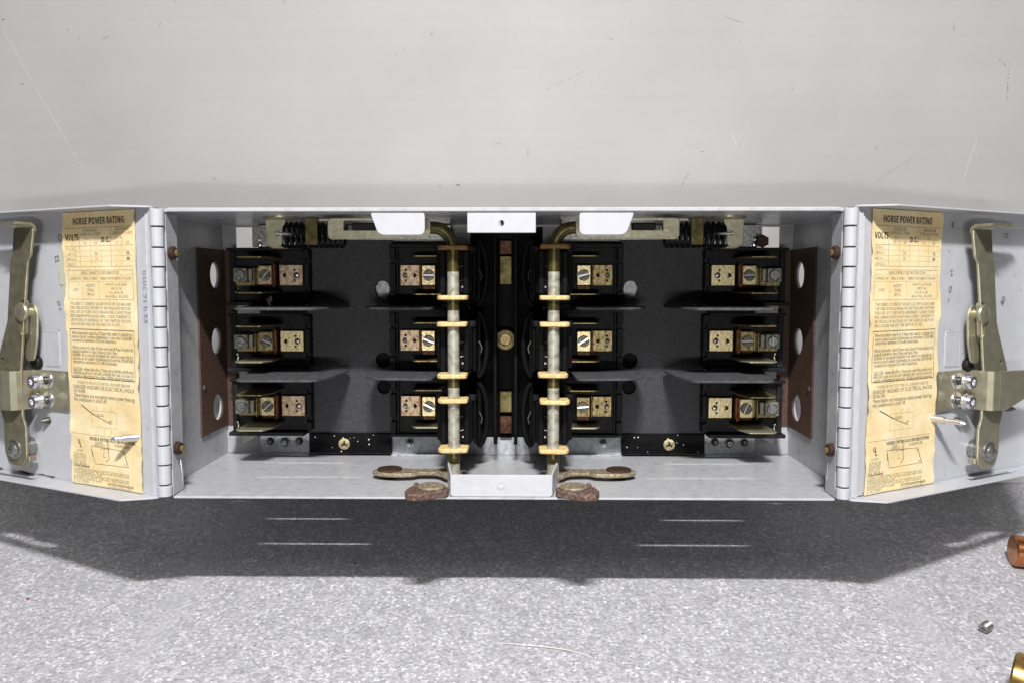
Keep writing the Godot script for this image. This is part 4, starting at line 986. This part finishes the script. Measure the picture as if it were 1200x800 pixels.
func label_print() -> void:
	ink = PackedByteArray(); ink.resize(LW * LH)
	printed("HORSE POWER RATING", 320, 55, 54, 450, 225, true, true)
	rule(20, 95, 620, 95, 3, 120); rule(20, 205, 620, 205, 3, 110); rule(20, 330, 620, 330, 3, 110)
	for y in [236, 268, 300]: rule(20, y, 620, y, 2, 80)
	for x in [150, 425]: rule(x, 95, x, 330, 3, 110)
	for x in [250, 340, 520]: rule(x, 172, x, 330, 2, 90)
	printed("VOLTS", 84, 152, 52, 118, 225, true, true)
	printed("STANDARD", 245, 112, 22, 120, 150, true); printed("(USING N.E.C. FUSES)", 250, 134, 22, 170, 160, true); printed("A.C.", 215, 160, 22, 0, 140, true)
	printed("D.C.", 382, 170, 44, 74, 220, true, true)
	printed("MAXIMUM", 525, 112, 22, 110, 150, true); printed("(TIME DELAY FUSES)", 525, 134, 22, 170, 160, true); printed("A.C.", 525, 160, 22, 0, 150, true)
	printed("1\u00d8", 200, 190, 20, 0, 120, true); printed("3\u00d8", 295, 190, 20, 0, 120, true); printed("1\u00d8", 475, 190, 20, 0, 120, true); printed("3\u00d8", 570, 190, 20, 0, 120, true)
	for k in 4: printed(["120 A.C.", "240 A.C.", "480 A.C.", "250 D.C."][k], 30, 221 + 32 * k, 22, 90, 140)
	for k in 2:
		printed(["7\u00bd", "15"][k], 295, 253 + 32 * k, 24, 0, 170, true); printed(["15", "30"][k], 572, 253 + 32 * k, 26, 0, 220, true, true)
	rule(30, 352, 610, 352, 3, 120); rule(30, 382, 610, 382, 2, 90); rule(30, 420, 610, 420, 2, 90); rule(30, 528, 610, 528, 3, 110)
	rule(30, 352, 30, 528, 3, 110); rule(610, 352, 610, 528, 3, 110); rule(165, 382, 165, 528, 2, 90); rule(315, 382, 315, 528, 2, 90)
	printed("WIRE CONNECTOR INFORMATION", 320, 368, 23, 330, 160, true)
	printed("CONNECTOR", 98, 402, 20, 110, 150, true); printed("WIRE & TEMP.", 240, 402, 20, 130, 160, true); printed("WIRE FASTENING TORQUE", 462, 402, 20, 265, 160, true)
	printed("LUGS", 98, 470, 22, 0, 150, true)
	for k in 3: printed(["60/75\u00b0C", "CU/AL", "#14-2"][k], 240, 446 + 26 * k, 22, 0, 170, true)
	for k in 4: printed(["#14-10 CU: 35 LB-IN", "#8 CU: 40", "#12-8 AL: 40", "#6-4 CU/AL: 45 LB-IN"][k], 462, 438 + 24 * k, 20, 0, 150, true)
	var para := ["THE DIRECT CURRENT OR METHOD OF FUSING AND", "THE CIRCUIT REQUIREMENTS RATINGS AND MOTORS", "THE USE OF FUSES WITH RENEWABLE LINKS THAN", "RECOMMENDED NATIONAL CODE CURRENT IS", "IN EXCESS OF RATINGS OF THE SWITCH OR FUSE", "ENCLOSURE UNLESS THE SWITCH IS OFF."]
	for k in para.size(): printed(para[k], 45, 556 + 25 * k, 22, 540 if k < 5 else 440, 165)
	rule(34, 712, 606, 712, 5, 190); rule(34, 1010, 606, 1010, 5, 190); rule(34, 712, 34, 1010, 4, 170); rule(606, 712, 606, 1010, 4, 170)
	var warn := ["   When used with class H or K fuses this switch is suitable for", "use on a circuit capable of delivering not more than 10,000 RMS", "symmetrical amperes 250 volts maximum.", "", "   When used with class R fuses and class R fuse adapter kit", "properly installed or class J fuses and class J fuse", "adapter kit properly installed this switch is suitable for", "use on a circuit capable of delivering not more than 200,000 RMS", "symmetrical amperes 250 volts maximum.", "", "CAUTION - when class R or J fuses are used this switch may", "only be used on a circuit suitable for use on a circuit", "capable of delivering not more than 100,000 symmetrical amperes."]
	for k in warn.size():
		if warn[k]: printed(warn[k], 48, 737 + 22 * k, 25, 545 if warn[k].length() > 52 else 400, 215)
	rule(170, 780, 230, 780, 2, 160); rule(48, 858, 110, 858, 2, 160); rule(48, 968, 130, 968, 2, 160)
	printed("THERE IS AN ELECTRICAL HAZARD INSIDE", 320, 1040, 21, 480, 150, true)
	printed("DANGER: HAZARD OF ELECTRICAL SHOCK", 42, 1068, 29, 556, 205); printed("OR BURN.", 42, 1094, 27, 0, 205)
	printed("These blades are energized unless power feeding", 42, 1122, 28, 556, 210); printed("the panelboard is shut off.", 42, 1148, 28, 300, 210)
	rule(205, 1210, 425, 1210, 2, 120); rule(205, 1310, 425, 1310, 2, 110); rule(205, 1210, 205, 1310, 2, 110); rule(425, 1210, 425, 1310, 2, 120)
	for x in [255, 315, 375]:
		rule(x, 1180, x, 1205, 3, 80); rule(x, 1318, x, 1350, 3, 80); rule(x - 8, 1212, x - 8, 1306, 1, 50); rule(x + 8, 1212, x + 8, 1306, 1, 50)
	rule(110, 1182, 240, 1240, 5, 235); rule(240, 1240, 375, 1285, 4, 160); printed("BLADE", 255, 1235, 20, 0, 170); printed("LINE", 350, 1268, 18, 0, 140)
	rule(20, 1362, 600, 1362, 3, 110)
	printed("VISIBLE INTERLOCK INSTRUCTIONS", 385, 1385, 26, 410, 215, true, true)
	for k in 60:
		var t := TAU * k / 60.0; dot(82 + int(44 * cos(t)), 1420 + int(44 * sin(t)), 90); dot(82 + int(42 * cos(t)), 1420 + int(42 * sin(t)), 90)
	printed("U", 76, 1412, 40, 0, 190, true, true); printed("L", 92, 1434, 40, 0, 210, true, true)
	printed("LISTED", 82, 1470, 16, 60, 130, true)
	for k in 5: printed(["ISSUE B", "ENCLOSED", "SWITCH 60A", "250V AC-DC", "No. BX-8"][k], 28, 1492 + 15 * k, 15, 110, 150)
	rule(190, 1430, 480, 1440, 3, 190); rule(480, 1440, 520, 1535, 4, 210); rule(520, 1535, 225, 1540, 3, 190); rule(225, 1540, 190, 1430, 3, 170); rule(196, 1450, 206, 1490, 6, 220)
	printed("DOOR", 235, 1408, 18, 60, 170); printed("INTERLOCK", 225, 1424, 18, 90, 170); printed("SCREWDRIVER", 400, 1412, 20, 130, 180)
	rule(340, 1395, 340, 1445, 4, 210); rule(352, 1400, 348, 1450, 3, 150); rule(345, 1450, 350, 1500, 4, 210); rule(350, 1500, 325, 1520, 3, 210); rule(310, 1450, 300, 1490, 3, 130); rule(300, 1490, 330, 1490, 3, 130); rule(280, 1442, 370, 1436, 3, 170)
	printed("ON", 470, 1455, 16, 0, 150); printed("OFF", 480, 1522, 16, 0, 150)
	printed("To Use Interlock:", 22, 1565, 22, 150, 225, false, true)
	var steps := ["1. Insert a screw driver in slot \"A\" of door and turn", "blade interlock lever \"B\" against the stop and open", "completely clearing door stop.", "2. To close door with switch in \"ON\" position turn slot", "interlock lever past \"B\" and hold it, then close door", "and return to its former \"ON\" position."]
	for k in steps.size(): printed(steps[k], 22, 1583 + 13 * k, 16, 500 if k % 3 < 2 else 260, 165)
	printed("L. No. 97003", 26, 1663, 20, 130, 165); printed("I-T-E Electrical Products", 330, 1655, 22, 230, 215, false, true); printed("A Division of Siemens-Allis", 330, 1672, 14, 210, 120)
func label_texture(seed_: int) -> ImageTexture:
	var f := FastNoiseLite.new(); f.seed = seed_; f.frequency = 0.0035; f.fractal_octaves = 4
	var g := FastNoiseLite.new(); g.seed = seed_ + 1; g.frequency = 0.03; g.fractal_octaves = 4
	var img := Image.create(LW, LH, false, Image.FORMAT_RGB8)
	var paper := Color(0.93, 0.85, 0.665); var dark := Color(0.13, 0.115, 0.11); var warm := Color(0.905, 0.80, 0.58); var pale := Color(0.955, 0.90, 0.755); var brown := Color(0.78, 0.62, 0.36)
	for y in LH:
		for x in LW:
			var v := f.get_noise_2d(x, y); var w := g.get_noise_2d(x, y); var c := paper
			c = c.lerp(warm, clampf(v * 1.3, 0, 0.6)) if v > 0 else c.lerp(pale, clampf(-v * 1.3, 0, 0.6))
			if v > 0.30 and v < 0.325: c = c.lerp(brown, 0.14)          # tide mark of a dried stain
			c = Color(c.r + w * 0.025, c.g + w * 0.025, c.b + w * 0.025)
			var k := ink[y * LW + x] * (0.55 if w > 0.34 else 1.0)      # rubbed print
			if w > 0.45: c = c.lerp(pale, 0.4)
			if w < -0.55: c = c.lerp(brown, 0.25)
			if k > 0.0: c = c.lerp(dark, k / 255.0)
			img.set_pixel(x, y, c)
	img.generate_mipmaps()
	return ImageTexture.create_from_image(img)

# ------------------------------------------------------------------ loose things on the bench
func loose_things() -> void:
	var st := mb()
	# hollow copper fuse cap lying on its side, cut by the frame
	var r := 0.0122
	var c := at_y(1184, 661, 0.0); c.y = r
	var dir := Vector3(1.0, 0.0, 0.22).normalized()
	lathe(st, Transform3D(along(Vector3.ZERO, dir).basis, Vector3.ZERO), [Vector2(0, 0), Vector2(r - 0.0012, 0), Vector2(r, 0.0012), Vector2(r, 0.026), Vector2(r - 0.0015, 0.026), Vector2(r - 0.0015, 0.004), Vector2(0, 0.004)], 40)
	var o := part("copper_cap", st, textured(noise_tex(256, 0.03, 92, [[0.0, Color(0.66, 0.40, 0.25)], [0.5, Color(0.78, 0.52, 0.34)], [1.0, Color(0.84, 0.60, 0.42)]]), 0.26, 0.95, 8.0), self); o.position = c
	tag(o, "copper fuse cap lying on its side on the bench", "fuse cap")
	st = mb(); r = 0.0160; c = at_y(1181, 822, 0.0); c.y = r
	dir = Vector3(0.80, 0.0, 0.60).normalized()
	lathe(st, Transform3D(along(Vector3.ZERO, dir).basis, Vector3.ZERO), [Vector2(0, 0), Vector2(r - 0.0012, 0), Vector2(r, 0.0012), Vector2(r, 0.03), Vector2(r - 0.0015, 0.03), Vector2(r - 0.0015, 0.004), Vector2(0, 0.004)], 40)
	o = part("brass_cap", st, brass_cap_material(), self); o.position = c
	tag(o, "golden brass fuse cap lying on its side on the bench", "fuse cap")
	# headless set screw
	st = mb(); r = 0.0034; c = at_y(1152, 742, 0.0); c.y = r + 0.0001
	dir = Vector3(0.80, 0.0, -0.60).normalized(); var prof := [Vector2(0, 0.0012), Vector2(0.0011, 0.0012), Vector2(0.0012, 0.0), Vector2(r - 0.0004, 0.0)]
	for k in 8:
		prof.append(Vector2(r, 0.0004 + k * 0.0010)); prof.append(Vector2(r - 0.00035, 0.0009 + k * 0.0010))
	prof.append(Vector2(r * 0.6, 0.0080)); prof.append(Vector2(0, 0.0080))
	lathe(st, Transform3D(along(Vector3.ZERO, dir).basis, Vector3.ZERO), prof, 20)
	o = part("set_screw", st, M.steel, self); o.position = c
	tag(o, "small steel set screw lying alone on the bench", "screw")
	# fibres
	fibre([[105, 642], [115, 638], [128, 637], [140, 638], [151, 641]], "short curved white fibre at the edge of the shadow")
	fibre([[583, 753], [610, 757], [640, 760], [668, 764], [695, 771]], "long pale straight fibre on the bright bench")
	fibre([[893, 628], [900, 638], [908, 647], [916, 650], [925, 650]], "thin hooked fibre in the shadow below the switch")
	fibre([[139, 590], [140, 600], [142, 610], [145, 625]], "thin fibre trailing below the left door")
	# crumbs of dirt
	var spots := [[78, 697, 0], [41, 674, 0], [327, 697, 0], [264, 751, 0], [276, 723, 0], [540, 685, 0], [498, 696, 0], [608, 685, 0], [547, 710, 0], [470, 673, 0], [675, 720, 0], [753, 742, 0], [1146, 784, 0], [444, 761, 0], [532, 765, 0], [628, 770, 0], [416, 660, 1], [409, 606, 0], [960, 640, 0], [880, 700, 0]]
	for q in spots:
		crumb(q[0], q[1], 0.0011 if q[2] else rng.randf_range(0.0004, 0.0008), M.crumb, "tiny dark speck of dirt on the metal bench", "specks of dirt on the bench")
	crumb(32, 702, 0.0014, M.red_crumb, "reddish rust crumb lying on the bench", "")
func brass_cap_material() -> StandardMaterial3D:
	return textured(noise_tex(256, 0.04, 91, [[0.0, Color(0.52, 0.41, 0.22)], [0.5, Color(0.70, 0.57, 0.33)], [1.0, Color(0.80, 0.69, 0.45)]]), 0.28, 0.9, 14.0)
func fibre(px: Array, label: String) -> void:
	var st := mb(); var pts := []
	var base := at_y(px[0][0], px[0][1], 0.0)
	for k in px.size():
		var p := at_y(px[k][0], px[k][1], 0.0); p.y = 0.0004 + 0.0012 * sin(PI * k / (px.size() - 1.0)); pts.append(p - base)
	var curve := Curve3D.new()
	for k in pts.size():
		var t: Vector3 = (pts[min(k + 1, pts.size() - 1)] - pts[max(k - 1, 0)]) / 6.0
		curve.add_point(pts[k], -t, t)
	var fine := []
	for k in 21: fine.append(curve.sample_baked(curve.get_baked_length() * k / 20.0, true))
	tube(st, fine, 0.00022, 6)
	var o := part(numbered("fibre"), st, M.lint, self); o.position = base
	tag(o, label, "fibre")
func crumb(px, py, r: float, m, label: String, group: String) -> void:
	var st := mb(); var p := at_y(px, py, 0.0)
	var v := []
	for k in 6:
		var a := [Vector3.RIGHT, Vector3.LEFT, Vector3.UP, Vector3.DOWN, Vector3.BACK, Vector3.FORWARD][k] as Vector3
		v.append(a * r * rng.randf_range(0.6, 1.5) * (Vector3(1, 0.6, 1)))
	for x in [0, 1]:
		for y in [2, 3]:
			for z in [4, 5]: flat(st, v[x], v[y], v[z], Vector3.ZERO)
	var o := part(numbered("rust_crumb" if m == M.red_crumb else "dirt_speck"), st, m, self); o.position = p + Vector3(0, r * 0.3, 0)
	tag(o, label, "crumb", group)
